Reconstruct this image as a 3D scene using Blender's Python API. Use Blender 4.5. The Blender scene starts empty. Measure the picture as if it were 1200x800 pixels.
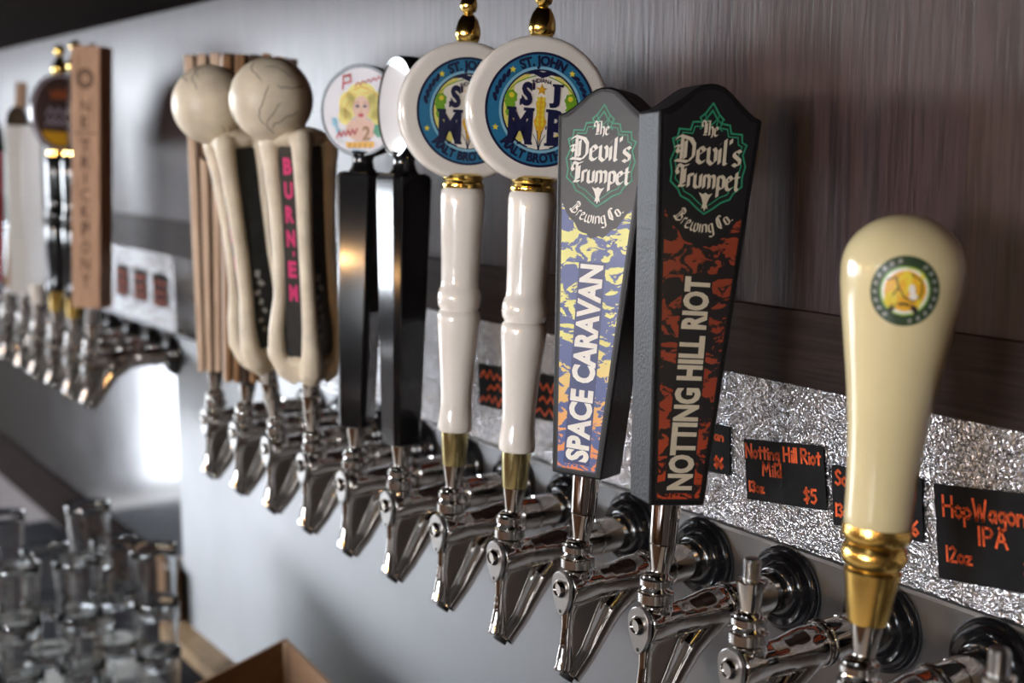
import bpy, math, random
from mathutils import Vector, Matrix, Quaternion
random.seed(7)
SC = bpy.context.scene
COL = SC.collection
PI = math.pi
ZS = 1.45                      # height of the tap shanks above the floor
S = 0.1016                     # tap spacing

# ---------------------------------------------------------------- camera
cam_d = bpy.data.cameras.new('camera'); cam = bpy.data.objects.new('camera', cam_d); COL.objects.link(cam)
SC.camera = cam
_f = 1550.0
_p = math.atan(235/_f); _y = math.atan(1050/(_f*math.cos(_p)+235*math.sin(_p)))
_c, _s = math.cos(_y), math.sin(_y)
FW = Vector((-_c*math.cos(_p), _s*math.cos(_p), -math.sin(_p))); RT = Vector((_s, _c, 0)); UP = RT.cross(FW)
cam.matrix_world = Matrix(((RT.x, UP.x, -FW.x, 1.0586), (RT.y, UP.y, -FW.y, -0.788), (RT.z, UP.z, -FW.z, 0.369+ZS), (0, 0, 0, 1)))
cam_d.sensor_width = 36; cam_d.sensor_fit = 'HORIZONTAL'; cam_d.lens = 36*_f/1200; cam_d.clip_start = 0.05
cam_d.dof.use_dof = True; cam_d.dof.focus_distance = 1.06; cam_d.dof.aperture_fstop = 4.2

# ---------------------------------------------------------------- world, exposure, lamps
w = bpy.data.worlds.new('world'); SC.world = w; w.use_nodes = True
w.node_tree.nodes['Background'].inputs[0].default_value = (0.55, 0.62, 0.75, 1)
w.node_tree.nodes['Background'].inputs[1].default_value = 0.3
SC.view_settings.view_transform = 'Standard'; SC.view_settings.look = 'None'
SC.view_settings.exposure = 0.28; SC.view_settings.gamma = 1.0; SC.view_settings.use_curve_mapping = False
SC.cycles.max_bounces = 12; SC.cycles.transparent_max_bounces = 16; SC.cycles.transmission_bounces = 12
SC.cycles.caustics_reflective = False; SC.cycles.caustics_refractive = False
SC.cycles.sample_clamp_indirect = 6
# the daylight windows of the room, the last an added low pane: (number, wall, a0, a1, z0, z1, strength)
WINDOWS = [(1, 'front', -5.3, -4.3, 0.0, 0.9, 7.0), (2, 'front', -0.30, 0.40, 0.2, 1.2, 13.0),
           (3, 'front', 1.2, 2.2, 0.1, 0.80, 78.0), (4, 'far', -4.4, -1.5, 0.0, 1.05, 28.0), (5, 'far', -3.6, -1.40, -1.44, -0.65, 5.0)]  # low far pane added so the polished steel mirrors a bright patch
ADDED_SPOTS = [(-4.7, -1.5), (-2.7, -1.5), (-1.5, -1.5), (-0.3, -1.5), (0.9, -1.5)]  # spots added out of view to brighten the floor that chrome and steel reflect
WINDOW_COL = (0.86, 0.92, 1.0)
LAMP_COL = (1.0, 0.55, 0.22); LAMP_W = 16.0
LAMPS = [(-2.2, -2.9, 0.55), (-0.9, -2.9, 0.55), (0.4, -2.9, 0.55), (1.6, -2.7, 0.55), (2.4, -2.4, 0.55)]

# ---------------------------------------------------------------- materials
MATS = {}
def pm(name, col, rough=0.5, metal=0.0, var=0.08, nscale=60, bump=0.0, bscale=300, coat=0.0, spec=0.5, aniso=0.0, stretch=(1, 1, 1), emit=None, trans=0.0, ior=1.45):
    if name in MATS: return MATS[name]
    m = bpy.data.materials.new(name); m.use_nodes = True; nt = m.node_tree; b = nt.nodes['Principled BSDF']; L = nt.links
    def inp(n, v):
        if n in b.inputs: b.inputs[n].default_value = v
    inp('Roughness', rough); inp('Metallic', metal); inp('Coat Weight', coat); inp('Coat Roughness', 0.06)
    inp('Specular IOR Level', spec); inp('Transmission Weight', trans); inp('IOR', ior); inp('Anisotropic', aniso)
    tc = nt.nodes.new('ShaderNodeTexCoord'); mp = nt.nodes.new('ShaderNodeMapping'); mp.inputs['Scale'].default_value = stretch
    L.new(tc.outputs['Object'], mp.inputs['Vector'])
    nz = nt.nodes.new('ShaderNodeTexNoise'); nz.inputs['Scale'].default_value = nscale; nz.inputs['Detail'].default_value = 4
    L.new(mp.outputs[0], nz.inputs['Vector'])
    cr = nt.nodes.new('ShaderNodeValToRGB'); cr.color_ramp.elements[0].position = 0.3; cr.color_ramp.elements[1].position = 0.7
    cr.color_ramp.elements[0].color = tuple(max(0, c*(1-var)) for c in col)+(1,)
    cr.color_ramp.elements[1].color = tuple(min(1, c*(1+var)) for c in col)+(1,)
    L.new(nz.outputs['Fac'], cr.inputs[0]); L.new(cr.outputs[0], b.inputs['Base Color'])
    if bump:
        n2 = nt.nodes.new('ShaderNodeTexNoise'); n2.inputs['Scale'].default_value = bscale; n2.inputs['Detail'].default_value = 3
        L.new(mp.outputs[0], n2.inputs['Vector'])
        bp = nt.nodes.new('ShaderNodeBump'); bp.inputs['Strength'].default_value = bump; bp.inputs['Distance'].default_value = 0.001
        L.new(n2.outputs['Fac'], bp.inputs['Height']); L.new(bp.outputs[0], b.inputs['Normal'])
    if emit:
        inp('Emission Color', tuple(emit[0])+(1,)); inp('Emission Strength', emit[1])
    MATS[name] = m; return m

chrome = pm('chrome', (0.49, 0.46, 0.43), 0.06, 1.0, 0.03)
chrome_soft = pm('satin_chrome', (0.36, 0.35, 0.34), 0.28, 1.0, 0.05)
knurl_m = pm('knurled_chrome', (0.66, 0.64, 0.61), 0.16, 1.0, 0.05)
gold = pm('polished_gold', (0.80, 0.56, 0.16), 0.13, 1.0, 0.06)
gold_satin = pm('satin_gold', (0.74, 0.48, 0.13), 0.24, 1.0, 0.1, 40)
brass = pm('aged_brass', (0.50, 0.42, 0.20), 0.22, 1.0, 0.1, 90)
blackgloss = pm('glossy_black', (0.006, 0.006, 0.007), 0.12, 0, 0.2, coat=0.15)
blackrub = pm('black_plastic_flange', (0.007, 0.007, 0.008), 0.14, 0, 0.2, coat=0.4)
darkhole = pm('dark_hole', (0.004, 0.004, 0.004), 0.6)
ceramic = pm('white_ceramic', (0.74, 0.70, 0.64), 0.14, 0, 0.03, 25, coat=0.5)
cream = pm('cream_glaze', (0.66, 0.56, 0.32), 0.16, 0, 0.04, 12, coat=0.6)
bonem = pm('aged_bone', (0.66, 0.58, 0.44), 0.42, 0, 0.16, 28, 0.25, 150)
crackm = pm('bone_crack', (0.10, 0.085, 0.06), 0.7)
panelblk = pm('matte_black_panel', (0.018, 0.02, 0.02), 0.4, 0, 0.3)
handleblk = pm('textured_black_paint', (0.006, 0.006, 0.007), 0.46, 0, 0.3, 80, 0.55, 420, spec=0.35)
red = pm('red_plastic', (0.62, 0.015, 0.02), 0.25, 0, 0.06, coat=0.4)
greyhandle = pm('pale_grey_enamel', (0.52, 0.52, 0.49), 0.3, 0, 0.05)
acrylic = pm('clear_acrylic', (0.92, 0.94, 0.95), 0.25, 0, 0.02, trans=0.5, ior=1.49)
glass = pm('clear_glass', (0.97, 0.98, 0.98), 0.015, 0, 0.0, trans=1.0, ior=1.5)
cardblk = pm('black_card', (0.012, 0.012, 0.013), 0.7, 0, 0.2, spec=0.2)
orange_ink = pm('orange_chalk_ink', (0.90, 0.13, 0.03), 0.6, 0, 0.2, 300)
cardboard = pm('brown_cardboard', (0.22, 0.13, 0.075), 0.85, 0, 0.12, 30, 0.2, 200, stretch=(1, 1, 6))
cardedge = pm('cardboard_edge', (0.42, 0.30, 0.20), 0.9, 0, 0.1)
blackmat = pm('black_rubber', (0.012, 0.013, 0.018), 0.7, 0, 0.2, 60, 0.2, spec=0.2)

def wood_mat(name, c0, c1, rough, axis='z', scale=9.0, bump=0.3, coat=0.0, spec=0.5, fine=1.0):
    m = bpy.data.materials.new(name); m.use_nodes = True; nt = m.node_tree; b = nt.nodes['Principled BSDF']; L = nt.links
    tc = nt.nodes.new('ShaderNodeTexCoord'); mp = nt.nodes.new('ShaderNodeMapping')
    mp.inputs['Scale'].default_value = {'z': (1, 1, 0.06), 'x': (0.06, 1, 1), 'y': (1, 0.06, 1)}[axis]
    L.new(tc.outputs['Object'], mp.inputs['Vector'])
    n1 = nt.nodes.new('ShaderNodeTexNoise'); n1.inputs['Scale'].default_value = scale; n1.inputs['Detail'].default_value = 5; n1.inputs['Distortion'].default_value = 1.2
    n2 = nt.nodes.new('ShaderNodeTexNoise'); n2.inputs['Scale'].default_value = 260*fine; n2.inputs['Detail'].default_value = 4
    L.new(mp.outputs[0], n1.inputs['Vector']); L.new(mp.outputs[0], n2.inputs['Vector'])
    r2 = nt.nodes.new('ShaderNodeValToRGB'); r2.color_ramp.elements[0].position = 0.36; r2.color_ramp.elements[1].position = 0.62
    L.new(n2.outputs['Fac'], r2.inputs[0])
    mx = nt.nodes.new('ShaderNodeMath'); mx.operation = 'MULTIPLY_ADD'; mx.inputs[1].default_value = 0.45
    ms = nt.nodes.new('ShaderNodeMath'); ms.operation = 'MULTIPLY'; ms.inputs[1].default_value = 0.6
    L.new(n1.outputs['Fac'], ms.inputs[0]); L.new(r2.outputs[0], mx.inputs[0]); L.new(ms.outputs[0], mx.inputs[2])
    cr = nt.nodes.new('ShaderNodeValToRGB'); cr.color_ramp.elements[0].position = 0.15; cr.color_ramp.elements[1].position = 0.85
    cr.color_ramp.elements[0].color = c0+(1,); cr.color_ramp.elements[1].color = c1+(1,)
    L.new(mx.outputs[0], cr.inputs[0]); L.new(cr.outputs[0], b.inputs['Base Color'])
    b.inputs['Roughness'].default_value = rough; b.inputs['Coat Weight'].default_value = coat; b.inputs['Coat Roughness'].default_value = rough*0.7
    b.inputs['Specular IOR Level'].default_value = spec
    bp = nt.nodes.new('ShaderNodeBump'); bp.inputs['Strength'].default_value = bump; bp.inputs['Distance'].default_value = 0.0006
    L.new(mx.outputs[0], bp.inputs['Height']); L.new(bp.outputs[0], b.inputs['Normal'])
    return m
wall_wood = wood_mat('dark_stained_plywood', (0.013, 0.0062, 0.0062), (0.054, 0.030, 0.031), 0.42, 'z', 9, 0.6, 0.0, 0.45)
trim_wood = wood_mat('dark_trim_wood', (0.012, 0.007, 0.006), (0.034, 0.021, 0.018), 0.55, 'x', 12, 0.3, 0.0, 0.2)
pale_wood = wood_mat('pale_lath_wood', (0.48, 0.32, 0.21), (0.80, 0.62, 0.46), 0.5, 'z', 20, 0.2)
brown_wood = wood_mat('brown_lath_wood', (0.20, 0.10, 0.045), (0.42, 0.24, 0.12), 0.5, 'z', 20, 0.2)
dark_lath = wood_mat('dark_lath_wood', (0.05, 0.03, 0.02), (0.11, 0.065, 0.04), 0.6, 'z', 20, 0.2)
board_wood = wood_mat('carved_board_wood', (0.26, 0.13, 0.065), (0.52, 0.30, 0.17), 0.45, 'z', 14, 0.3)
ledge_wood = wood_mat('tan_ledge_wood', (0.42, 0.28, 0.15), (0.66, 0.47, 0.29), 0.5, 'x', 14, 0.2)
bar_wood = wood_mat('amber_bar_wood', (0.10, 0.04, 0.015), (0.22, 0.10, 0.04), 0.3, 'x', 6, 0.1, 0.3)
carve = pm('burnt_carving', (0.05, 0.025, 0.015), 0.8)

def hammered():
    m = bpy.data.materials.new('hammered_metal'); m.use_nodes = True; nt = m.node_tree; b = nt.nodes['Principled BSDF']; L = nt.links
    b.inputs['Metallic'].default_value = 1.0; b.inputs['Roughness'].default_value = 0.27; b.inputs['Base Color'].default_value = (0.62, 0.62, 0.64, 1)
    tc = nt.nodes.new('ShaderNodeTexCoord'); nz = nt.nodes.new('ShaderNodeTexNoise'); nz.inputs['Scale'].default_value = 90
    mxv = nt.nodes.new('ShaderNodeMixRGB'); mxv.inputs[0].default_value = 0.012
    L.new(tc.outputs['Object'], nz.inputs['Vector']); L.new(tc.outputs['Object'], mxv.inputs[1]); L.new(nz.outputs['Color'], mxv.inputs[2])
    vo = nt.nodes.new('ShaderNodeTexVoronoi'); vo.feature = 'SMOOTH_F1'; vo.inputs['Scale'].default_value = 400; vo.inputs['Smoothness'].default_value = 0.2
    L.new(mxv.outputs[0], vo.inputs['Vector'])
    bp = nt.nodes.new('ShaderNodeBump'); bp.inputs['Strength'].default_value = 0.9; bp.inputs['Distance'].default_value = 0.0016; bp.invert = True
    L.new(vo.outputs['Distance'], bp.inputs['Height']); L.new(bp.outputs[0], b.inputs['Normal'])
    return m
hammer_m = hammered()

def brushed(name, col, rough, streak=0.25, an=0.75):
    m = bpy.data.materials.new(name); m.use_nodes = True; nt = m.node_tree; b = nt.nodes['Principled BSDF']; L = nt.links
    b.inputs['Metallic'].default_value = 1.0; b.inputs['Base Color'].default_value = col+(1,)
    b.inputs['Anisotropic'].default_value = an; b.inputs['Anisotropic Rotation'].default_value = 0.25
    tg = nt.nodes.new('ShaderNodeTangent'); tg.direction_type = 'RADIAL'; tg.axis = 'Z'; L.new(tg.outputs[0], b.inputs['Tangent'])
    tc = nt.nodes.new('ShaderNodeTexCoord'); mp = nt.nodes.new('ShaderNodeMapping'); mp.inputs['Scale'].default_value = (6, 1, 900)
    L.new(tc.outputs['Object'], mp.inputs['Vector'])
    nz = nt.nodes.new('ShaderNodeTexNoise'); nz.inputs['Scale'].default_value = 1.0; nz.inputs['Detail'].default_value = 6
    L.new(mp.outputs[0], nz.inputs['Vector'])
    n2 = nt.nodes.new('ShaderNodeTexNoise'); n2.inputs['Scale'].default_value = 7.0; n2.inputs['Detail'].default_value = 4
    L.new(tc.outputs['Object'], n2.inputs['Vector'])
    mr = nt.nodes.new('ShaderNodeMapRange'); mr.inputs['To Min'].default_value = rough*0.8; mr.inputs['To Max'].default_value = rough*1.25
    L.new(n2.outputs['Fac'], mr.inputs['Value']); L.new(mr.outputs[0], b.inputs['Roughness'])
    bp = nt.nodes.new('ShaderNodeBump'); bp.inputs['Strength'].default_value = streak; bp.inputs['Distance'].default_value = 0.0002
    L.new(nz.outputs['Fac'], bp.inputs['Height']); L.new(bp.outputs[0], b.inputs['Normal'])
    return m
steel = brushed('brushed_steel', (0.225, 0.225, 0.23), 0.50, 0.25, 0.82)
steel_far = brushed('polished_steel_sheet', (0.38, 0.38, 0.40), 0.12, 0.05, 0.2)
steel_lip = pm('steel_edge', (0.6, 0.6, 0.6), 0.3, 1.0, 0.05)

def camo(name, base, cols, stops, thr=0.5):
    # printed blotches: base colour with blotches whose ink runs through cols from bottom to top
    m = bpy.data.materials.new(name); m.use_nodes = True; nt = m.node_tree; b = nt.nodes['Principled BSDF']; L = nt.links
    tc = nt.nodes.new('ShaderNodeTexCoord'); mp = nt.nodes.new('ShaderNodeMapping'); mp.inputs['Scale'].default_value = (0.85, 1, 1.5)
    L.new(tc.outputs['Object'], mp.inputs['Vector'])
    nz = nt.nodes.new('ShaderNodeTexNoise'); nz.inputs['Scale'].default_value = 62; nz.inputs['Detail'].default_value = 4; nz.inputs['Roughness'].default_value = 0.6; nz.inputs['Distortion'].default_value = 0.9
    L.new(mp.outputs[0], nz.inputs['Vector'])
    st = nt.nodes.new('ShaderNodeValToRGB'); st.color_ramp.elements[0].position = thr; st.color_ramp.elements[1].position = thr+0.02
    L.new(nz.outputs['Fac'], st.inputs[0])
    sx = nt.nodes.new('ShaderNodeSeparateXYZ'); L.new(tc.outputs['Object'], sx.inputs[0])
    mr = nt.nodes.new('ShaderNodeMapRange'); mr.inputs['From Min'].default_value = 0.0; mr.inputs['From Max'].default_value = 0.2
    L.new(sx.outputs['Z'], mr.inputs['Value'])
    rp = nt.nodes.new('ShaderNodeValToRGB'); e = rp.color_ramp.elements
    while len(e) < len(cols): e.new(0.5)
    for k, (c, p) in enumerate(zip(cols, stops)): e[k].position = p; e[k].color = c+(1,)
    L.new(mr.outputs[0], rp.inputs[0])
    mx = nt.nodes.new('ShaderNodeMixRGB'); mx.inputs[1].default_value = base+(1,)
    L.new(st.outputs[0], mx.inputs[0]); L.new(rp.outputs[0], mx.inputs[2]); L.new(mx.outputs[0], b.inputs['Base Color'])
    b.inputs['Roughness'].default_value = 0.34
    return m
camo_orange = camo('orange_blotch_print', (0.012, 0.010, 0.012), [(0.55, 0.075, 0.022), (0.34, 0.05, 0.02), (0.26, 0.045, 0.02)], [0, 0.5, 1], 0.49)
camo_blue = camo('blue_blotch_print', (0.06, 0.09, 0.26), [(0.70, 0.05, 0.03), (0.80, 0.35, 0.08), (0.75, 0.72, 0.22)], [0.03, 0.38, 0.75], 0.50)
lightoff = pm('plain_black', (0.012, 0.012, 0.014), 0.34)
ink = {k: pm('ink_'+k, v, 0.4, 0, 0.04, 200) for k, v in dict(
    white=(0.80, 0.77, 0.70), bonewhite=(0.62, 0.55, 0.42), green=(0.03, 0.26, 0.14), navy=(0.010, 0.012, 0.05), teal=(0.02, 0.16, 0.30), darkteal=(0.01, 0.07, 0.18),
    yellow=(0.72, 0.58, 0.04), paleyellow=(0.72, 0.64, 0.16), amber=(0.72, 0.38, 0.02), hop=(0.16, 0.36, 0.02), paper=(0.78, 0.74, 0.66),
    pink=(0.60, 0.03, 0.16), skin=(0.66, 0.42, 0.32), lips=(0.45, 0.03, 0.05), scriptred=(0.42, 0.04, 0.05), skyblue=(0.22, 0.46, 0.60),
    darkgreen=(0.025, 0.05, 0.022), grey=(0.35, 0.35, 0.33), brown=(0.055, 0.032, 0.03), rust=(0.32, 0.09, 0.03), lilac=(0.42, 0.38, 0.45), black=(0.01, 0.01, 0.01), tanc=(0.30, 0.14, 0.04)).items()}

# ---------------------------------------------------------------- mesh helpers
class MB:
    def __init__(s): s.v = []; s.f = []; s.m = []; s.mats = []
    def mi(s, mat):
        if mat is None: return 0
        if mat not in s.mats: s.mats.append(mat)
        return s.mats.index(mat)
    def add(s, vs, fs, mat=None):
        o = len(s.v); s.v += [tuple(p) for p in vs]; k = s.mi(mat)
        for q in fs: s.f.append(tuple(i+o for i in q)); s.m.append(k)
        return s
    def box(s, x0, x1, y0, y1, z0, z1, mat=None):
        vs = [(x, y, z) for z in (z0, z1) for y in (y0, y1) for x in (x0, x1)]
        return s.add(vs, [(0, 2, 3, 1), (4, 5, 7, 6), (0, 1, 5, 4), (2, 6, 7, 3), (0, 4, 6, 2), (1, 3, 7, 5)], mat)
    def lathe(s, prof, seg=32, axis='z', c=(0, 0, 0), mat=None, mod=None):
        vs = []; fs = []
        for j, (r, h) in enumerate(prof):
            for i in range(seg):
                a = 2*PI*i/seg; rr = r if mod is None else mod(r, i, j)
                x, y = rr*math.cos(a), rr*math.sin(a)
                p = {'z': (x, y, h), 'y': (x, h, -y), 'x': (h, x, y)}[axis]
                vs.append((p[0]+c[0], p[1]+c[1], p[2]+c[2]))
        n = len(prof)
        for j in range(n-1):
            for i in range(seg):
                k = (i+1) % seg; fs.append((j*seg+i, j*seg+k, (j+1)*seg+k, (j+1)*seg+i))
        if prof[0][0] > 1e-6: fs.append(tuple(reversed(range(seg))))
        if prof[-1][0] > 1e-6: fs.append(tuple((n-1)*seg+i for i in range(seg)))
        return s.add(vs, fs, mat)
    def tube(s, pts, rad, seg=12, mat=None, squash=1.0, side=Vector((1, 0, 0)), cap=True):
        pts = [Vector(p) for p in pts]; n = len(pts)
        if not hasattr(rad, '__len__'): rad = [rad]*n
        vs = []; fs = []
        for i, p in enumerate(pts):
            t = (pts[min(i+1, n-1)]-pts[max(i-1, 0)]).normalized()
            u = side - t*side.dot(t)
            if u.length < 1e-4: u = Vector((0, 1, 0)) - t*t.y
            u.normalize(); v = t.cross(u)
            for k in range(seg):
                a = 2*PI*k/seg; vs.append(p + u*math.cos(a)*rad[i]*squash + v*math.sin(a)*rad[i])
        for i in range(n-1):
            for k in range(seg):
                q = (k+1) % seg; fs.append((i*seg+k, i*seg+q, (i+1)*seg+q, (i+1)*seg+k))
        if cap: fs.append(tuple(reversed(range(seg)))); fs.append(tuple((n-1)*seg+k for k in range(seg)))
        return s.add(vs, fs, mat)
    def prism(s, out, y0, y1, mat=None):       # outline in xz, extruded along y
        n = len(out); vs = [(x, y0, z) for x, z in out]+[(x, y1, z) for x, z in out]
        fs = [tuple(range(n)), tuple(reversed(range(n, 2*n)))]+[(i, i+n, (i+1) % n+n, (i+1) % n) for i in range(n)]
        return s.add(vs, fs, mat)
    def ball(s, c, r, seg=24, rings=14, mat=None, sc=(1, 1, 1)):
        prof = [(r*math.sin(PI*j/rings), -r*math.cos(PI*j/rings)) for j in range(rings+1)]
        prof[0] = (0.0, -r); prof[-1] = (0.0, r)
        b = MB(); b.lathe(prof, seg)
        return s.add([(x*sc[0]+c[0], y*sc[1]+c[1], z*sc[2]+c[2]) for x, y, z in b.v], b.f, mat)
    def poly(s, pts, w, mat):                   # flat print polygon; pts (u,v) -> x=u, y=-w, z=v
        return s.add([(u, -w, v) for u, v in pts], [tuple(range(len(pts)))], mat)
    def build(s, name, mat=None, parent=None, smooth=True, ang=40, bevel=0, seg=2, loc=None, recalc=True):
        me = bpy.data.meshes.new(name); me.from_pydata(s.v, [], s.f)
        mats = s.mats if s.mats else [mat]
        for q in mats: me.materials.append(q)
        if len(mats) > 1: me.polygons.foreach_set('material_index', s.m)
        if recalc:
            import bmesh
            bm = bmesh.new(); bm.from_mesh(me); bmesh.ops.remove_doubles(bm, verts=bm.verts, dist=1e-7)
            bmesh.ops.recalc_face_normals(bm, faces=bm.faces); bm.to_mesh(me); bm.free()
        me.update()
        if smooth:
            me.polygons.foreach_set('use_smooth', [True]*len(me.polygons))
            me.set_sharp_from_angle(angle=math.radians(ang))
        o = bpy.data.objects.new(name, me); COL.objects.link(o)
        if parent is not None: o.parent = parent
        if loc: o.location = loc
        if bevel:
            b = o.modifiers.new('bevel', 'BEVEL'); b.width = bevel; b.segments = seg; b.limit_method = 'ANGLE'; b.angle_limit = math.radians(40)
            b.harden_normals = False
        return o
def thing(name, label, cat, loc=(0, 0, 0), group=None, q=None):
    o = bpy.data.objects.new(name, None); COL.objects.link(o); o.location = loc; o.empty_display_size = 0.02
    if q is not None: o.rotation_mode = 'QUATERNION'; o.rotation_quaternion = q
    o['label'] = label; o['category'] = cat
    if group: o['group'] = group
    return o
def tag(o, label, cat, group=None):
    o['label'] = label; o['category'] = cat
    if group: o['group'] = group
    return o
def struct(o): o['kind'] = 'structure'; return o
def dup(root, loc, label, group=None, skip=()):
    r = root.copy(); COL.objects.link(r); r.location = loc; r['label'] = label
    if group: r['group'] = group
    for ch in list(root.children):
        c = ch.copy(); COL.objects.link(c); c.parent = r
        for g in list(ch.children):
            d = g.copy(); COL.objects.link(d); d.parent = c
    return r

# flat lettering with the built-in typeface -> (verts2d, faces)
def type_mesh(txt, h=1.0, bold=0.0, sx=1.0, align='CENTER'):
    cu = bpy.data.curves.new('t', 'FONT'); cu.body = txt; cu.size = 1.0; cu.offset = bold; cu.align_x = align; cu.resolution_u = 3
    o = bpy.data.objects.new('t', cu); me = bpy.data.meshes.new_from_object(o)
    vs = [(v.co.x, v.co.y) for v in me.vertices]; fs = [tuple(p.vertices) for p in me.polygons]
    bpy.data.objects.remove(o); bpy.data.curves.remove(cu); bpy.data.meshes.remove(me)
    k = h/0.69
    return [(x*k*sx, y*k) for x, y in vs], fs
def put(mb, tm, fn, w, mat):
    vs, fs = tm
    out = []
    for x, y in vs:
        u, v = fn(x, y); out.append((u, -w, v))
    mb.add(out, fs, mat)
def arc_fn(R, top=True, c=(0, 0), a0=0.0):
    def f(x, y):
        if top: a = PI/2 - x/R + a0; r = R+y
        else: a = -PI/2 + x/R + a0; r = R-y
        return c[0]+r*math.cos(a), c[1]+r*math.sin(a)
    return f

# pen strokes -> quads; hand = round pen, nib = broad pen held at 42 degrees
def strokes(mb, lines, fn, w, mat, width, nib=None):
    for ln in lines:
        for i in range(len(ln)-1):
            p = fn(*ln[i]); q = fn(*ln[i+1]); d = Vector((q[0]-p[0], q[1]-p[1]))
            if d.length < 1e-9: continue
            if nib is None:
                d.normalize(); n = Vector((-d.y, d.x))*width/2; e = d*width*0.35
                pts = [(p[0]-e.x-n.x, p[1]-e.y-n.y), (q[0]+e.x-n.x, q[1]+e.y-n.y), (q[0]+e.x+n.x, q[1]+e.y+n.y), (p[0]-e.x+n.x, p[1]-e.y+n.y)]
            else:
                d.normalize(); n = Vector((math.cos(nib), math.sin(nib)))*width/2
                t = Vector((-d.y, d.x))
                if abs(n.dot(t)) < width*0.12: n = n + t*(width*0.12)
                pts = [(p[0]-n.x, p[1]-n.y), (q[0]-n.x, q[1]-n.y), (q[0]+n.x, q[1]+n.y), (p[0]+n.x, p[1]+n.y)]
            mb.poly(pts, w, mat)
GOTH = {
 'h': (3.2, [[(0, 8), (0, .3)], [(0, 4.0), (1.2, 4.9), (2, 4.2), (2, .8), (1.5, -.8)]]),
 'e': (2.9, [[(0, 4.3), (0, .9), (.8, .1), (2, .9)], [(0, 4.3), (1, 5), (1.8, 4.0), (.2, 2.6)]]),
 'v': (3.1, [[(-.2, 5), (0, 4.6), (0, 1), (1, 0), (2, 1), (2, 4.2), (1.4, 5)]]),
 'i': (1.4, [[(-.3, 4.6), (0, 4.8), (0, .5), (.4, .9)], [(-.1, 6.3), (.2, 6.7)]]),
 'l': (1.5, [[(0, 8), (0, .6), (.5, .3)]]), "'": (1.0, [[(0, 8.2), (0, 6.8)]]),
 's': (2.8, [[(1.9, 4.4), (1.1, 5), (.2, 4.2), (.2, 3.3), (1.8, 2), (1.8, .8), (1, .1), (0, .7)]]),
 'r': (2.2, [[(0, 4.7), (0, .3)], [(0, 4.0), (.9, 4.9), (1.4, 4.4)]]),
 'u': (3.3, [[(0, 4.8), (0, .8), (.8, .1), (2, 1)], [(2, 4.8), (2, .4), (2.4, .8)]]),
 'm': (5.0, [[(0, 4.8), (0, .3)], [(0, 4), (1, 4.9), (1.8, 4.2), (1.8, .3)], [(1.8, 4), (2.8, 4.9), (3.6, 4.2), (3.6, .5), (4, .9)]]),
 'n': (3.3, [[(0, 4.8), (0, .3)], [(0, 4), (1.2, 4.9), (2, 4.2), (2, .5), (2.4, .9)]]),
 'p': (3.1, [[(0, 4.8), (0, -2.6)], [(0, 4.2), (1.1, 4.9), (2, 4.2), (2, .9), (1, .1), (0, .8)]]),
 't': (2.4, [[(.5, 6.6), (.5, .8), (1.1, .2), (1.6, .7)], [(-.3, 4.8), (1.5, 4.8)]]),
 'w': (4.6, [[(0, 4.8), (0, .8), (.8, .1), (1.7, 1)], [(1.7, 4.8), (1.7, .9), (2.5, .1), (3.4, 1), (3.4, 4.2), (2.9, 5)]]),
 'g': (3.1, [[(2, 4.7), (1, 4.9), (0, 4.2), (0, 1), (.9, .2), (2, 1)], [(2, 4.9), (2, -1.6), (1, -2.5), (0, -1.8)]]),
 'o': (3.1, [[(0, 4.1), (0, 1), (1, .1), (2, 1), (2, 4.1), (1, 4.9), (0, 4.1)]]), '.': (1.2, [[(0, .3), (.35, .75)]]), ' ': (1.8, []),
 'T': (4.4, [[(-.6, 6.6), (.4, 7.8), (2, 7.2), (4, 8)], [(.4, 7.2), (-.1, 5.6), (.6, 4.6)], [(1.9, 7.2), (1.9, 1.2), (1.2, .3), (3.2, .5)], [(2.8, 6.4), (2.8, 1.4)]]),
 'D': (5.4, [[(-.9, 6.8), (.4, 7.9), (3.2, 7.2), (4.2, 5.6), (4.2, 2.2), (2.8, .2), (-.6, .4)], [(.9, 7.4), (.9, .8)], [(1.9, 6.6), (1.9, 1.2)], [(-.9, 4.6), (.2, 4.9), (-.4, 3.4), (.2, 2.8)]]),
 'B': (4.6, [[(-.4, 6.8), (.6, 7.9), (2.6, 7.4), (3.1, 6), (1.4, 4.6), (3.3, 3.6), (3.5, 1.6), (2, .2), (-.2, .6)], [(.6, 7.4), (.6, .8)], [(1.5, 6.8), (1.5, 1)]]),
 'C': (4.2, [[(3.4, 6.6), (2.4, 7.8), (.8, 7), (.1, 5), (.1, 2.2), (1.4, .3), (3.4, 1.2)], [(1.5, 7), (1.5, 1.4)]])}
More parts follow.
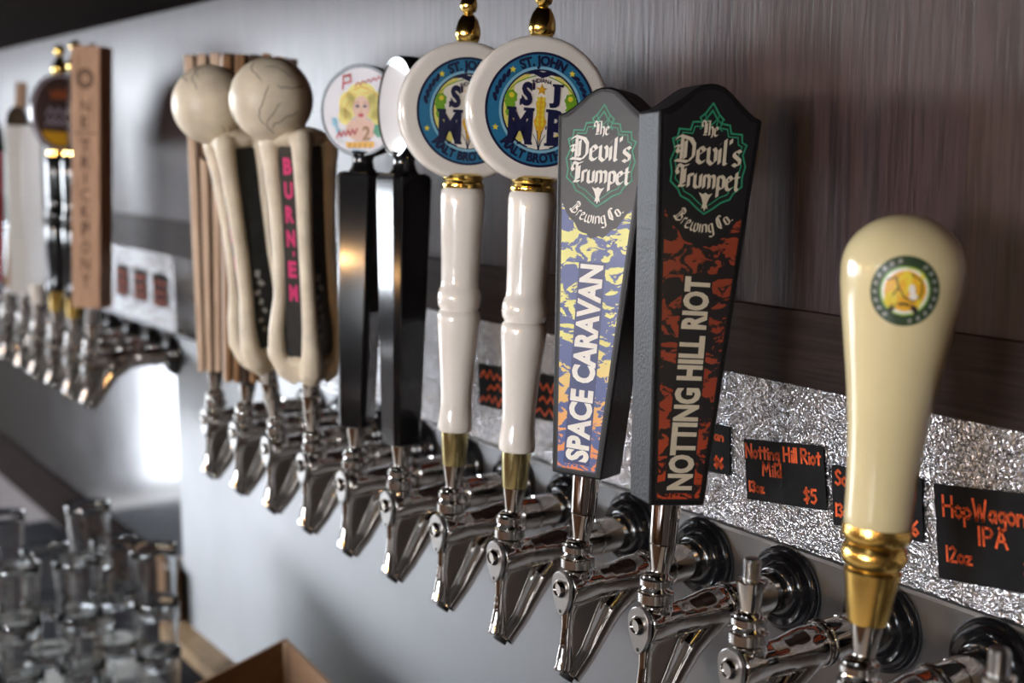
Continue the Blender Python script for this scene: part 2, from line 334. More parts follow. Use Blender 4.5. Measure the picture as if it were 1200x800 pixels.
HAND = {
 'N': (4, [[(0, 0), (0, 6), (3, 0), (3, 6)]]), 'o': (2.8, [[(1, 0), (0, 1), (0, 2.4), (1, 3.3), (2, 2.4), (2, 1), (1, 0)]]),
 't': (2.4, [[(1, 5), (1, 0)], [(0, 3.4), (2, 3.6)]]), 'i': (1.2, [[(.4, 3), (.4, 0)], [(.4, 4.3), (.5, 4.6)]]),
 'n': (2.9, [[(0, 3), (0, 0)], [(0, 2), (1, 3), (2, 2.4), (2, 0)]]), 'g': (2.9, [[(2, 3), (.6, 3), (0, 1.6), (.8, .4), (2, 1.4)], [(2, 3), (2, -1.4), (.8, -2.2), (0, -1.4)]]),
 'H': (3.8, [[(0, 0), (0, 6)], [(2.8, 0), (2.8, 6)], [(0, 3), (2.8, 3.2)]]), 'l': (1.1, [[(.3, 6), (.3, 0)]]),
 'R': (3.6, [[(0, 0), (0, 6), (2, 5.8), (2.6, 4.6), (2, 3.2), (0, 3)], [(1, 3), (2.8, 0)]]),
 'M': (4.6, [[(0, 0), (.3, 6), (1.8, 2), (3.3, 6), (3.7, 0)]]), 'd': (2.9, [[(2, 6), (2, 0)], [(2, 2.4), (1, 3), (0, 1.6), (.8, 0), (2, .8)]]),
 '1': (1.6, [[(.5, 6), (.5, 0)]]), '3': (3.2, [[(0, 5.4), (1.4, 6), (2.4, 4.8), (1.2, 3.3), (2.6, 2), (1.4, 0), (0, .8)]]),
 '2': (3.1, [[(0, 5), (1.2, 6), (2.2, 4.6), (0, 0), (2.4, .2)]]), 'z': (2.7, [[(0, 3), (1.9, 3), (0, 0), (2.1, .1)]]),
 '$': (3.4, [[(2.4, 5), (1, 5.6), (.1, 4.4), (2.3, 2.2), (1.4, .6), (0, 1.2)], [(1.2, 6.6), (1.2, -.4)]]),
 '5': (3.2, [[(2.4, 6), (.4, 6), (.2, 3.6), (1.8, 3.6), (2.4, 1.8), (1.2, 0), (0, .6)]]),
 '6': (3.1, [[(2, 6), (.4, 3.6), (0, 1.4), (1.2, 0), (2.3, 1.4), (1.4, 2.8), (.2, 2)]]), ' ': (1.8, []),
 'S': (3.4, [[(2.5, 5), (1.4, 6), (.2, 4.8), (.8, 3.4), (2.3, 2.4), (2.2, .8), (1, 0), (0, .8)]]),
 'p': (2.9, [[(0, 3), (0, -2.2)], [(0, 2.4), (1.2, 3.1), (2.1, 1.8), (1.2, .2), (0, .8)]]), 'a': (2.9, [[(2, 3), (.8, 3), (0, 1.4), (.9, 0), (2, 1.4)], [(2, 3), (2.1, 0)]]),
 'c': (2.5, [[(1.8, 2.6), (.9, 3.1), (0, 1.6), (.9, 0), (1.9, .5)]]), 'e': (2.7, [[(0, 1.6), (1.9, 1.8), (1.2, 3.1), (0, 1.8), (.8, 0), (1.9, .5)]]),
 'C': (3.5, [[(2.7, 5), (1.5, 6), (.2, 4.4), (.1, 1.6), (1.4, 0), (2.8, 1)]]), 'r': (2.2, [[(0, 3), (0, 0)], [(0, 1.9), (.8, 3), (1.5, 2.8)]]),
 'v': (2.6, [[(0, 3), (.9, 0), (1.8, 3)]]), 'W': (4.8, [[(0, 6), (1, 0), (2, 4.4), (3, 0), (4, 6)]]), 'I': (1.8, [[(.6, 6), (.6, 0)]]),
 'P': (3.4, [[(0, 0), (0, 6), (1.9, 5.8), (2.5, 4.4), (1.8, 3), (0, 2.8)]]), 'A': (3.8, [[(0, 0), (1.5, 6), (3, 0)], [(.6, 2.2), (2.5, 2.2)]]), "'": (1, [[(0, 6), (0, 5)]])}
def pen(font, txt):
    x = 0; out = []
    for ch in txt:
        adv, ls = font[ch]
        out += [[(px+x, py) for px, py in l] for l in ls]; x += adv
    return out, x

# ================================================================ SETTING (world z = ZS + local height)
def sbox(name, x0, x1, y0, y1, z0, z1, mat, kind=True, parent=None, bevel=0.0):
    b = MB(); cx, cy, cz = (x0+x1)/2, (y0+y1)/2, (z0+z1)/2
    b.box(x0-cx, x1-cx, y0-cy, y1-cy, z0-cz, z1-cz)
    o = b.build(name, mat, parent, smooth=False, bevel=bevel); o.location = (cx, cy, cz+ZS) if parent is None else (cx, cy, cz)
    if kind and parent is None: struct(o)
    return o
plaster = pm('dark_plaster', (0.05, 0.042, 0.037), 0.8, 0, 0.1, 3)
floor_m = pm('pale_concrete_floor', (0.50, 0.49, 0.47), 0.5, 0, 0.12, 3)
ceil_m = pm('dark_ceiling_paint', (0.05, 0.045, 0.042), 0.8, 0, 0.1, 3)
XF, XN, YF = -5.6, 3.4, -5.0
sbox('floor', XF, XN, YF, 0.1, -ZS-0.1, -ZS, floor_m)
sbox('ceiling', XF, XN, YF, 0.1, 1.55, 1.65, ceil_m)
wb = sbox('wall_back', XF, XN, 0.0, 0.12, -ZS, 1.55, wall_wood)
sbox('wall_right', XN, XN+0.1, YF, 0.1, -ZS, 1.55, plaster)
def wall_with_windows(name, horiz, wins, fixed, a0, a1):
    # wall made of piers, sills and heads round its openings
    b = MB(); t = 0.12
    def pc(u0, u1, z0, z1):
        if horiz: b.box(u0, u1, fixed-t, fixed, z0+ZS, z1+ZS)
        else: b.box(fixed-t, fixed, u0, u1, z0+ZS, z1+ZS)
    x = a0
    for (u0, u1, zz) in sorted({(q[2], q[3], (q[4], q[5])) for q in wins}):
        pc(x, u0, -ZS, 1.55); pc(u0, u1, -ZS, zz[0]); pc(u0, u1, zz[1], 1.55); x = u1
    pc(x, a1, -ZS, 1.55)
    return struct(b.build(name, plaster, smooth=False))
wall_with_windows('wall_front', True, [q for q in WINDOWS if q[1] == 'front'], YF, XF, XN)
b = MB()
for (y0, y1, z0, z1) in ((YF, -4.4, -ZS, 1.55), (-1.2, 0.1, -ZS, 1.55), (-4.4, -1.2, 1.05, 1.55), (-4.4, -1.2, -0.65, 0.0), (-4.4, -1.2, -ZS, -1.44), (-4.4, -3.6, -1.44, -0.65), (-1.5, -1.2, 0.0, 1.05), (-1.40, -1.2, -1.44, -0.65)):
    b.box(XF-0.12, XF, y0, y1, z0+ZS, z1+ZS)
struct(b.build('wall_left', plaster, smooth=False))
frame_m = pm('window_frame_paint', (0.03, 0.03, 0.03), 0.4)
for (n, wl, a0, a1, z0, z1, st) in WINDOWS:
    win = bpy.data.objects.new('window_%d' % n, None); COL.objects.link(win); struct(win)
    sky = pm('daylight_pane_%d' % n, (0.8, 0.8, 0.8), 0.5, emit=(WINDOW_COL, st))
    nx = max(2, round((a1-a0)/0.75))
    for k in range(nx):
        u0 = a0+(a1-a0)*k/nx+0.02; u1 = a0+(a1-a0)*(k+1)/nx-0.02
        b = MB()
        if wl == 'front': b.box(u0, u1, YF-0.07, YF-0.06, z0+ZS+0.03, z1+ZS-0.03)
        else: b.box(XF-0.07, XF-0.06, u0, u1, z0+ZS+0.03, z1+ZS-0.03)
        b.build('pane', sky, win, smooth=False)
    b = MB()
    def bar(u0, u1, zz0, zz1):
        if wl == 'front': b.box(u0, u1, YF-0.1, YF-0.02, zz0+ZS, zz1+ZS)
        else: b.box(XF-0.1, XF-0.02, u0, u1, zz0+ZS, zz1+ZS)
    bar(a0, a1, z0, z0+0.03); bar(a0, a1, z1-0.03, z1)
    for k in range(nx+1):
        u = a0+(a1-a0)*k/nx; bar(max(a0, u-0.02), min(a1, u+0.02), z0+0.03, z1-0.03)
    b.build('window_frame', frame_m, win, smooth=False)

# overhead soffit, trim board, hammered strip, steel splashback
sbox('trim_1', XF+0.01, 1.9, -0.60, 0.0, 0.585, 0.63, pm('matt_dark_soffit', (0.012, 0.007, 0.006), 0.9, 0, 0.2, 20, spec=0.05))
tb = sbox('trim_2', XF+0.01, 1.9, -0.006, 0.0, 0.172, 0.2337, trim_wood, bevel=0.001)
hs = sbox('trim_3', -1.02, 1.9, -0.004, 0.0, 0.0365, 0.1715, hammer_m)
hs2 = sbox('trim_4', XF+0.01, -1.166, -0.004, 0.0, 0.0365, 0.1715, hammer_m)
sbox('trim_5', -1.1655, -1.021, -0.003, 0.0, 0.0365, 0.1715, steel_far)
sbox('trim_6', -1.165, 1.9, -0.007, 0.0, -0.488, 0.0355, steel)
sbox('trim_7', XF+0.01, -1.169, -0.0055, 0.0, -0.395, 0.0355, steel_far)
sbox('trim_8', XF+0.01, -1.169, -0.012, 0.0, -0.509, -0.397, MATS['matt_dark_soffit'])
b = MB(); b.box(-1.165, 1.9, -0.0085, -0.0071, 0.0330, 0.0355)
lp = b.build('trim_9', steel_lip, None, smooth=False); lp.location.z = ZS; struct(lp)

# counter below the taps
ct = thing('back_counter', 'black rubber topped back counter running along the steel splashback below the taps', 'counter', (0, 0, 0))
sbox('counter_top', -2.05, 1.9, -0.55, -0.0135, ZS-0.55, ZS-0.511, blackmat, parent=ct)
sbox('cabinet_body', -2.03, 1.9, -0.50, -0.0135, 0.0, ZS-0.5505, trim_wood, parent=ct)
lg = sbox('wooden_ledge', -1.165, -0.55, -0.052, -0.0075, -0.5108, -0.486, ledge_wood, False)
tag(lg, 'tan wooden batten lying on the counter against the steel splashback', 'ledge')
pb = sbox('wooden_block', -1.230, -1.169, -0.030, -0.0125, -0.5105, -0.386, brown_wood, False)
tag(pb, 'upright brown wooden block at the left end of the tan batten', 'block')
# the customers' bar behind the camera and its lamps
bc = thing('bar_counter', 'amber wooden bar counter across the aisle from the taps', 'counter', (0, 0, 0))
sbox('bar_top', -4.0, 2.6, -3.20, -2.60, ZS-0.42, ZS-0.37, bar_wood, parent=bc)
sbox('bar_front', -3.9, 2.5, -3.10, -2.75, 0.0, ZS-0.4205, bar_wood, parent=bc)
shade_m = pm('lamp_shade_metal', (0.05, 0.04, 0.035), 0.4, 0.5)
bulb_m = pm('warm_bulb', (1, 0.8, 0.5), 0.4, emit=((1.0, 0.60, 0.25), 90.0))
for k, (lx, ly) in enumerate(ADDED_SPOTS):  # added fill fixtures; the farthest feeds the patch in the far steel
    t = thing('floor_fill_spot', 'unseen fill spot added over the aisle, %s' % ['farthest of five', 'second farthest', 'third in the row', 'fourth in the row', 'nearest of five'][k], 'lamp', (lx, ly, 1.55+ZS), 'added fill spots over the aisle')
    MB().lathe([(0.05, 0.0), (0.05, -0.012), (0.075, -0.012), (0.078, 0.0)], 28).build('trim_ring', chrome_soft, t)
    ld = bpy.data.lights.new('spot', 'SPOT'); ld.energy = 400 if k == 0 else 90; ld.color = (0.93, 0.96, 1.0); ld.spot_size = math.radians(95); ld.spot_blend = 0.6; ld.shadow_soft_size = 0.05
    lo = bpy.data.objects.new('spot', ld); COL.objects.link(lo); lo.parent = t; lo.location = (0, 0, -0.03)
for k, (lx, ly, lz) in enumerate(LAMPS):
    t = thing('pendant_lamp', 'dark metal pendant lamp with warm bulb hanging over the bar, number %d along it from the far end' % (k+1), 'lamp', (lx, ly, lz+ZS), 'pendant lamps over the bar')
    t['label'] = 'dark metal pendant lamp over the bar, %s' % ['nearest the far wall', 'second from the far wall', 'middle of the row', 'second from the near wall', 'nearest the near wall'][k]
    MB().lathe([(0.02, 0.14), (0.03, 0.12), (0.11, 0.0), (0.107, 0.0), (0.028, 0.115), (0.0, 0.125)], 28).build('shade', shade_m, t)
    MB().ball((0, 0, 0.03), 0.032).build('bulb', bulb_m, t)
    MB().tube([(0, 0, 0.13), (0, 0, 1.55-lz)], 0.004, 8).build('cord', shade_m, t)
    ld = bpy.data.lights.new('lamp_light', 'POINT'); ld.energy = LAMP_W; ld.color = LAMP_COL; ld.shadow_soft_size = 0.04
    lo = bpy.data.objects.new('lamp_light', ld); COL.objects.link(lo); lo.parent = t; lo.location = (0, 0, -0.03)

# ================================================================ BEER FAUCET
def make_faucet():
    t = thing('beer_faucet', '', 'faucet')
    MB().lathe([(0.0365, -0.0072), (0.0372, -0.009), (0.0365, -0.0115), (0.0345, -0.013), (0.0325, -0.0125), (0.0318, -0.0135), (0.0310, -0.0175), (0.0285, -0.0200), (0.0255, -0.0190),
               (0.0240, -0.0185), (0.0225, -0.0215), (0.0195, -0.0235), (0.0168, -0.0235)], 56, 'y').build('flange', blackrub, t)
    MB().lathe([(0.0160, -0.02), (0.0164, -0.0238), (0.0164, -0.052), (0.0150, -0.0525), (0.0150, -0.0545), (0.0164, -0.055), (0.0164, -0.0725), (0.0155, -0.0732)], 48, 'y').build('shank', chrome, t)
    MB().lathe([(0.0155, -0.0728), (0.0176, -0.0732), (0.0182, -0.0745), (0.0176, -0.0758), (0.0170, -0.0762), (0.0174, -0.0772), (0.0178, -0.0785), (0.0172, -0.0798), (0.0155, -0.0802)], 48, 'y').build('coupling_ring', chrome, t)
    # body and spout as one casting
    b = MB()
    b.lathe([(0.0150, -0.0795), (0.0165, -0.0805), (0.0168, -0.086), (0.0162, -0.096), (0.0142, -0.108), (0.0130, -0.118), (0.0128, -0.130), (0.0142, -0.142), (0.0150, -0.152), (0.0146, -0.1615)], 40, 'y')
    b.lathe([(0.0120, 0.004), (0.0120, 0.0145), (0.0112, 0.0158)], 36, 'z', (0, -0.149, 0))
    ctl = [(-0.088, -0.004, .0150), (-0.103, -0.014, .0142), (-0.1175, -0.0255, .0136), (-0.1290, -0.0435, .0114), (-0.1400, -0.0605, .0100), (-0.1560, -0.0785, .0092)]
    b.tube([(0, y, z) for y, z, r in ctl], [r for y, z, r in ctl], 20)
    rib = [(0, -0.1565, -0.008), (0, -0.1592, -0.020), (0, -0.1602, -0.034), (0, -0.1615, -0.049), (0, -0.1630, -0.061), (0, -0.1650, -0.0705)]
    b.tube(rib, [0.0090, 0.0056, 0.0046, 0.0052, 0.0066, 0.0078], 14)
    web = [(-0.1590, -0.012), (-0.1600, -0.030), (-0.1615, -0.052), (-0.1630, -0.068), (-0.1540, -0.076), (-0.1400, -0.060), (-0.1285, -0.044), (-0.1165, -0.0265), (-0.1100, -0.010)]
    n = len(web); vs = [(-0.0034, y, z) for y, z in web]+[(0.0034, y, z) for y, z in web]
    b.add(vs, [tuple(range(n)), tuple(reversed(range(n, 2*n)))]+[(i, i+n, (i+1) % n+n, (i+1) % n) for i in range(n)])
    o = b.build('body', chrome, t)
    rm = o.modifiers.new('weld', 'REMESH'); rm.mode = 'VOXEL'; rm.voxel_size = 0.00085; rm.use_smooth_shade = True
    sm = o.modifiers.new('polish', 'SMOOTH'); sm.factor = 0.7; sm.iterations = 10
    d = Vector((0, -0.28, -0.96)).normalized()
    # outlet mouth
    MB().tube([(0, -0.1560, -0.0730), (0, -0.1612, -0.0790)], 0.0066, 16).build('outlet', darkhole, t)
    # front plate: shield outline
    out = []
    for k in range(25):
        a = PI*k/24; out.append((0.0125*math.cos(a), 0.003+0.0125*math.sin(a)))
    out += [(-0.0118, -0.006), (-0.0085, -0.014), (-0.004, -0.0205), (0, -0.0225), (0.004, -0.0205), (0.0085, -0.014), (0.0118, -0.006)]
    MB().prism(out, -0.1645, -0.1605).build('front_plate', chrome_soft, t, bevel=0.0006, loc=(0, -0.0022, 0))
    MB().lathe([(0.0078, -0.164), (0.0074, -0.1660), (0.0056, -0.1685), (0.0052, -0.1685), (0.0048, -0.1672), (0.0, -0.1672)], 24, 'y', (0, 0, 0.001)).build('pivot_screw', chrome, t, loc=(0, -0.0022, 0))
    MB().lathe([(0.0016, -0.1640), (0.0016, -0.1648), (0.0, -0.1648)], 12, 'y', (0, 0, -0.0185)).build('vent_hole', darkhole, t, loc=(0, -0.0022, 0))
    # knurled collars
    def kn(r, h0, h1, rows):
        pr = [(r*0.86, h0-0.0012), (r*0.97, h0-0.0004)]+[(r, h0+(h1-h0)*k/rows) for k in range(rows+1)]+[(r*0.97, h1+0.0004), (r*0.84, h1+0.0016)]
        n = len(pr)
        return MB().lathe(pr, 60, 'z', (0, -0.149, 0), mod=lambda q, i, j: q if j < 2 or j > n-3 else q*(1.0+(0.030 if (i+j) % 2 else -0.030)))
    kn(0.0140, 0.0180, 0.0250, 7).build('lower_collar', knurl_m, t, ang=12)
    MB().lathe([(0.0118, 0.0255), (0.0118, 0.0262), (0.0128, 0.0268), (0.0112, 0.0292), (0.0108, 0.0312)], 36, 'z', (0, -0.149, 0)).build('collar_neck', chrome, t)
    kn(0.0126, 0.0312, 0.0358, 5).build('upper_collar', knurl_m, t, ang=12)
    MB().lathe([(0.0112, 0.0362), (0.0108, 0.0376), (0.0092, 0.0396), (0.0072, 0.0408), (0.0, 0.0412)], 36, 'z', (0, -0.149, 0)).build('dome', chrome, t)
    # lever stem tilts with the handle (origin on the lever pivot)
    st = MB().lathe([(0.0062, 0.036), (0.0074, 0.041), (0.0104, 0.0605), (0.0106, 0.0622), (0.0098, 0.0628)], 36).build('lever_stem', chrome, t)
    st.location = (0, -0.149, 0)
    return t
def lean_q(t, yaw): return Quaternion((1, 0, 0), -math.radians(t)) @ Quaternion((0, 0, 1), math.radians(yaw))
def hloc(x, tilt, d=0.0625): return (x, -0.149+d*math.sin(math.radians(tilt)), ZS+d*math.cos(math.radians(tilt)))

fa0 = make_faucet()
def tap_x(i): return i*S
far_x = [-1.172, -1.280, -1.393, -1.513, -1.618, -1.752, -1.872]
TAPS = [(5, 5.0, 'under the cream bulb handle at the right edge'), (4, 1.0, 'with bare threaded stem between the cream and black paddle handles'),
        (3, 5.2, 'under the black and orange paddle handle'), (2, 5.0, 'under the black and blue paddle handle'),
        (1, 4.1, 'under the nearer white ceramic handle'), (0, 2.6, 'under the farther white ceramic handle'),
        (-1, 1.5, 'under the glossy black handle with the glaring blank badge'), (-2, 2.7, 'under the glossy black handle with the blonde badge'),
        (-3, -1.5, 'under the nearer bone handle'), (-4, -5.0, 'under the farther bone handle'),
        (-5, 4.0, 'under the brown slatted wood handle'), (-6, 1.0, 'under the pale slatted wood handle'),
        (6, 1.0, 'with bare threaded stem at the bottom right corner')]
FAR = [(0, 2.6, 'under the carved wooden board handle'), (1, 3.0, 'under the mostly hidden black and gold handle'), (2, 3.5, 'under the turned black handle with the oval badge'),
       (3, 1.0, 'under the clear acrylic handle'), (4, 1.0, 'under the pale grey slab handle'), (5, 1.0, 'under the short brown wooden handle at far left'), (6, 0.5, 'under the red handle')]
first = True
for lst, far in ((TAPS, False), (FAR, True)):
    for i, tilt, lab in lst:
        x = far_x[i] if far else tap_x(i)
        lab = 'chrome beer faucet '+lab
        if first: f = fa0; f.location = (x, 0, ZS); f['label'] = lab; first = False
        else: f = dup(fa0, (x, 0, ZS), lab)
        f['group'] = 'chrome beer faucets on the far panel' if far else 'chrome beer faucets on the near panel'
        for c in f.children:
            if c.name.startswith('lever_stem'): c.rotation_euler = (-math.radians(tilt), 0, 0)
            if c.name.startswith('pivot_screw'): pass
        if (not far) and i in (4, 6):
            prof = [(0.0058, 0.0), (0.0064, 0.0015)]
            for k in range(12): prof += [(0.0064, 0.0015+k*0.0011), (0.0059, 0.0020+k*0.0011)]
            prof += [(0.0058, 0.0152), (0.0045, 0.0162), (0.0, 0.0162)]
            p = MB().lathe(prof, 24).build('threaded_post', chrome_soft, f, ang=75)
            p.location = (0, -0.149+0.0625*math.sin(math.radians(tilt)), 0.0627); p.rotation_euler = (-math.radians(tilt), 0, 0)

# ================================================================ TAP HANDLES (local origin = stem top, front = -Y)
def handle(name, label, i, tilt, yaw, group=None, far=False):
    x = far_x[i] if far else tap_x(i)
    return thing(name, label, 'tap handle', hloc(x, tilt), group, lean_q(tilt, yaw))
def chain(P, k): return P

# ---- cream bulb handle
h = handle('tap_handle', 'cream glazed bulb-topped tap handle with gold ferrule and round green badge', 5, 5.0, 43)
MB().lathe([(0.0125, 0.0), (0.0132, 0.002), (0.0170, 0.028), (0.0182, 0.034), (0.0168, 0.036), (0.0185, 0.038), (0.0208, 0.042), (0.0212, 0.046), (0.0200, 0.050), (0.0186, 0.052), (0.0196, 0.0535),
            (0.0217, 0.056), (0.0222, 0.060), (0.0216, 0.064)], 56).build('ferrule', gold_satin, h)
CP = [(0.0200, 0.0635), (0.0212, 0.065), (0.0213, 0.070), (0.0218, 0.085), (0.0228, 0.105), (0.0250, 0.130), (0.0282, 0.155), (0.0318, 0.177), (0.0355, 0.200), (0.0378, 0.216), (0.0385, 0.228)]
for k in range(1, 13):
    a = PI/2*k/12; CP.append((max(0.0, 0.0385*math.cos(a)) if k < 12 else 0.0, 0.228+0.0345*math.sin(a)))
MB().lathe(CP, 72).build('grip', cream, h)
def cream_r(z):
    for (r0, z0), (r1, z1) in zip(CP, CP[1:]):
        if z0 <= z <= z1 and z1 > z0: return r0+(r1-r0)*(z-z0)/(z1-z0)
    return 0.03
def on_cream(b, vc=0.216):
    out = []
    for (u, w_, v) in b.v:
        r = cream_r(v+vc)+0.0002-w_*0.12; a = u/r
        out.append((r*math.sin(a), -r*math.cos(a), v+vc))
    b.v = out
def ring(b, r0, r1, w_, mat, n=48, c=(0, 0), sub=1, sx=1.0):
    for q in range(sub):
        ra = r0+(r1-r0)*q/sub; rb = r0+(r1-r0)*(q+1)/sub
        for k in range(n):
            a, a2 = 2*PI*k/n, 2*PI*(k+1)/n
            pts = [(c[0]+sx*ra*math.cos(a), c[1]+ra*math.sin(a)), (c[0]+sx*rb*math.cos(a), c[1]+rb*math.sin(a)), (c[0]+sx*rb*math.cos(a2), c[1]+rb*math.sin(a2)), (c[0]+sx*ra*math.cos(a2), c[1]+ra*math.sin(a2))]
            if ra < 1e-6: pts = pts[1:]
            b.poly(pts, w_, mat)
def blob(b, c, r, w_, mat, n=14, sx=1.0, rot=0.0, rough=0.0, sub=1):
    pts = []
    for k in range(n):
        a = 2*PI*k/n; rr = r*(1+(rough if k % 2 else -rough)); x, y = rr*sx*math.cos(a), rr*math.sin(a)
        pts.append((c[0]+x*math.cos(rot)-y*math.sin(rot), c[1]+x*math.sin(rot)+y*math.cos(rot)))
    b.poly(pts, w_, mat)
def star(b, c, r, w_, mat):
    b.poly([(c[0]+(r if k % 2 == 0 else r*0.42)*math.sin(2*PI*k/10), c[1]+(r if k % 2 == 0 else r*0.42)*math.cos(2*PI*k/10)) for k in range(10)], w_, mat)
b = MB()
ring(b, 0, 0.0122, 0.0, ink['amber'], 40, sub=4); ring(b, 0.0122, 0.0150, 0.0, ink['paper'], 40); ring(b, 0.0150, 0.0213, 0.0, ink['darkgreen'], 40, sub=2); ring(b, 0.0140, 0.0150, 0.0005, ink['hop'], 40)
for (x, y, r, sx, ro) in [(-.0075, .001, .0065, .7, .3), (-.001, .004, .0075, .6, -.4), (.0075, .002, .0070, .7, .3), (0, -.0065, .0085, 1.2, 0), (-.008, -.006, .005, .8, 0), (.004, .009, .005, 1.3, 0)]:
    blob(b, (x, y), r, 0.0010, ink['yellow'] if ro <= 0 else ink['amber'], 12, sx, ro)
blob(b, (0.004, 0.001), 0.0036, 0.0030, ink['paper'], 9, 0.55, 0.2); blob(b, (0.0050, -0.0030), 0.0022, 0.0031, ink['paper'], 8, 1.2)
for ln in ([(-.011, .006), (-.006, .008), (-.004, .002), (-.007, -.003)], [(-.004, .002), (.0, -.004), (.006, -.006)], [(.003, .010), (.009, .007), (.010, .0), (.008, -.004)]):
    strokes(b, [ln], lambda x, y: (x, y), 0.0018, ink['black'], 0.0009)
blob(b, (0, -0.0115), 0.0045, 0.0016, ink['black'], 12, 2.0)
for k in range(22):      # worn, unreadable rim lettering
    a = 2*PI*k/22+0.1
    if 0.35 < (k % 11)/11 < 0.5: continue
    c = (0.0182*math.cos(a), 0.0182*math.sin(a))
    strokes(b, [[(-.0009, -.0011), (-.0004, .0012), (.0004, -.0008), (.0009, .0011)]], lambda x, y: (c[0]+x*math.cos(a-PI/2)-y*math.sin(a-PI/2), c[1]+x*math.sin(a-PI/2)+y*math.cos(a-PI/2)), 0.0008, ink['grey'], 0.0007)
on_cream(b); o = b.build('badge', None, h, recalc=False); o['label'] = 'round dark green badge with a yellow picture'

# ---- flat paddle handles with gothic lettering
def paddle(label, i, tilt, yaw, base_print, word, letter_mat, goth_mat, edge_mat):
    h = handle('tap_handle', label, i, tilt, yaw, 'arched paddle tap handles')
    MB().lathe([(0.0100, 0.0005), (0.0108, 0.001), (0.0118, 0.0345), (0.0118, 0.036)], 40).build('sleeve', chrome, h)
    L0, LS, LT = 0.034, 0.326, 0.349
    def hw(z): return 0.0228+(0.0420-0.0228)*(z-L0)/(LS-L0)
    def outline(ins):
        o = [(-hw(L0)+ins, L0+ins), (hw(L0)-ins, L0+ins), (hw(LS)-ins, LS-ins*0.6)]
        for (x, z) in [(0.0350, 0.3285), (0.0285, 0.3330), (0.0215, 0.3385), (0.0155, 0.3435), (0.0095, 0.3472), (0.0040, 0.3488), (0, 0.349)]:
            k = 1-ins/0.042; o.append((x*k, z-ins))
        o += [(-x, z) for x, z in reversed(o[2:-1])]
        return o
    T = 0.019
    MB().prism(outline(0), -T, T).build('paddle_body', handleblk, h, bevel=0.0016)
    # recessed dark groove line, then the print plate
    b = MB(); b.prism(outline(0.0040), -T-0.0003, -T+0.001); b.build('groove_line', ink['black'], h, smooth=False)
    b = MB(); b.prism(outline(0.0048), -T-0.0007, -T+0.001); pl = b.build('print_plate', lightoff, h, smooth=False)
    wz = T+0.0009
    # blotch print on the lower part, curved upper edge
    z0, z1 = L0+0.0055, 0.255
    b = MB(); n = 16
    for k in range(n):
        u0, u1 = -1+2*k/n, -1+2*(k+1)/n
        def top(u): return z1-0.026*(1-u*u)+0.0015*math.sin(u*17)
        def P(u, z): return ((hw(z)-0.0058)*u, z)
        b.poly([P(u0, z0), P(u1, z0), P(u1, (z0+top(u1))/2), P(u0, (z0+top(u0))/2)], wz-0.00005, None)
        b.poly([P(u0, (z0+top(u0))/2), P(u1, (z0+top(u1))/2), P(u1, top(u1)), P(u0, top(u0))], wz-0.00005, None)
    b.mats = []; o = b.build('blotch_print', base_print, h, smooth=False, recalc=False)
    # word, reading upwards, on a dark outline band
    vs, fs = type_mesh(word, 0.0185, 0.045, 0.62, 'LEFT'); x0 = min(v[0] for v in vs); x1 = max(v[0] for v in vs)
    Lw = 0.161; k = Lw/(x1-x0)
    def fw(x, y): return (0.0092-y, L0+0.0125+(x-x0)*k)
    b = MB(); put(b, (vs, fs), fw, wz+0.0003, letter_mat); b.build('lettering', None, h, smooth=False, recalc=False)
    b = MB(); b.poly([(-0.0122, L0+0.010), (0.0118, L0+0.010), (0.0122, L0+0.0125+Lw+0.002), (-0.0118, L0+0.0125+Lw+0.002)], wz+0.0001, edge_mat)
    b.build('lettering_band', None, h, smooth=False, recalc=False)
    # gothic lettering
    b = MB()
    def line(txt, cx, z, hgt, wid, pw):
        ls, W = pen(GOTH, txt); sx = wid/W; sy = hgt/8
        strokes(b, ls, lambda x, y: (cx-wid/2+(x+.6)*sx, z+y*sy), wz+0.0002, goth_mat, pw, math.radians(38))
    line('The', -0.001, 0.3110, 0.0110, 0.0145, 0.0017)
    line("Devil's", 0, 0.2905, 0.0190, 0.0530, 0.0034)
    line('Trumpet', 0.0005, 0.2725, 0.0165, 0.0530, 0.0031)
    ls, W = pen(GOTH, 'Brewing Co.')
    R = 0.033; sx = 0.0560/W; sy = 0.0105/8
    fa = arc_fn(R, False, (0, 0.2400+R))
    strokes(b, ls, lambda x, y: fa((x+.5-W/2)*sx, y*sy), wz+0.0002, goth_mat, 0.0017, math.radians(38))
    # little trumpet flower mark
    b.poly([(u_, v_+0.0135) for u_, v_ in [(-.0030, .2520), (-.0056, .2560), (-.0022, .2548), (0, .2562), (.0022, .2548), (.0056, .2560), (.0030, .2520), (.0016, .2480), (.0026, .2440), (.0012, .2452), (0, .2425), (-.0012, .2452), (-.0026, .2440), (-.0016, .2480)]], wz+0.0002, goth_mat)
    b.build('gothic_lettering', None, h, smooth=False, recalc=False)
    # green ornamental lozenge
    b = MB()
    half = [(0, 0.3330), (0.0055, 0.3235), (0.0095, 0.3195), (0.0075, 0.3160), (0.0150, 0.3150), (0.0165, 0.3080), (0.0255, 0.3080), (0.0262, 0.3010), (0.0300, 0.2990), (0.0275, 0.2900),
            (0.0305, 0.2800), (0.0285, 0.2700), (0.0290, 0.2620), (0.0225, 0.2555), (0.0200, 0.2500), (0.0130, 0.2465), (0.0060, 0.2400), (0, 0.2355)]
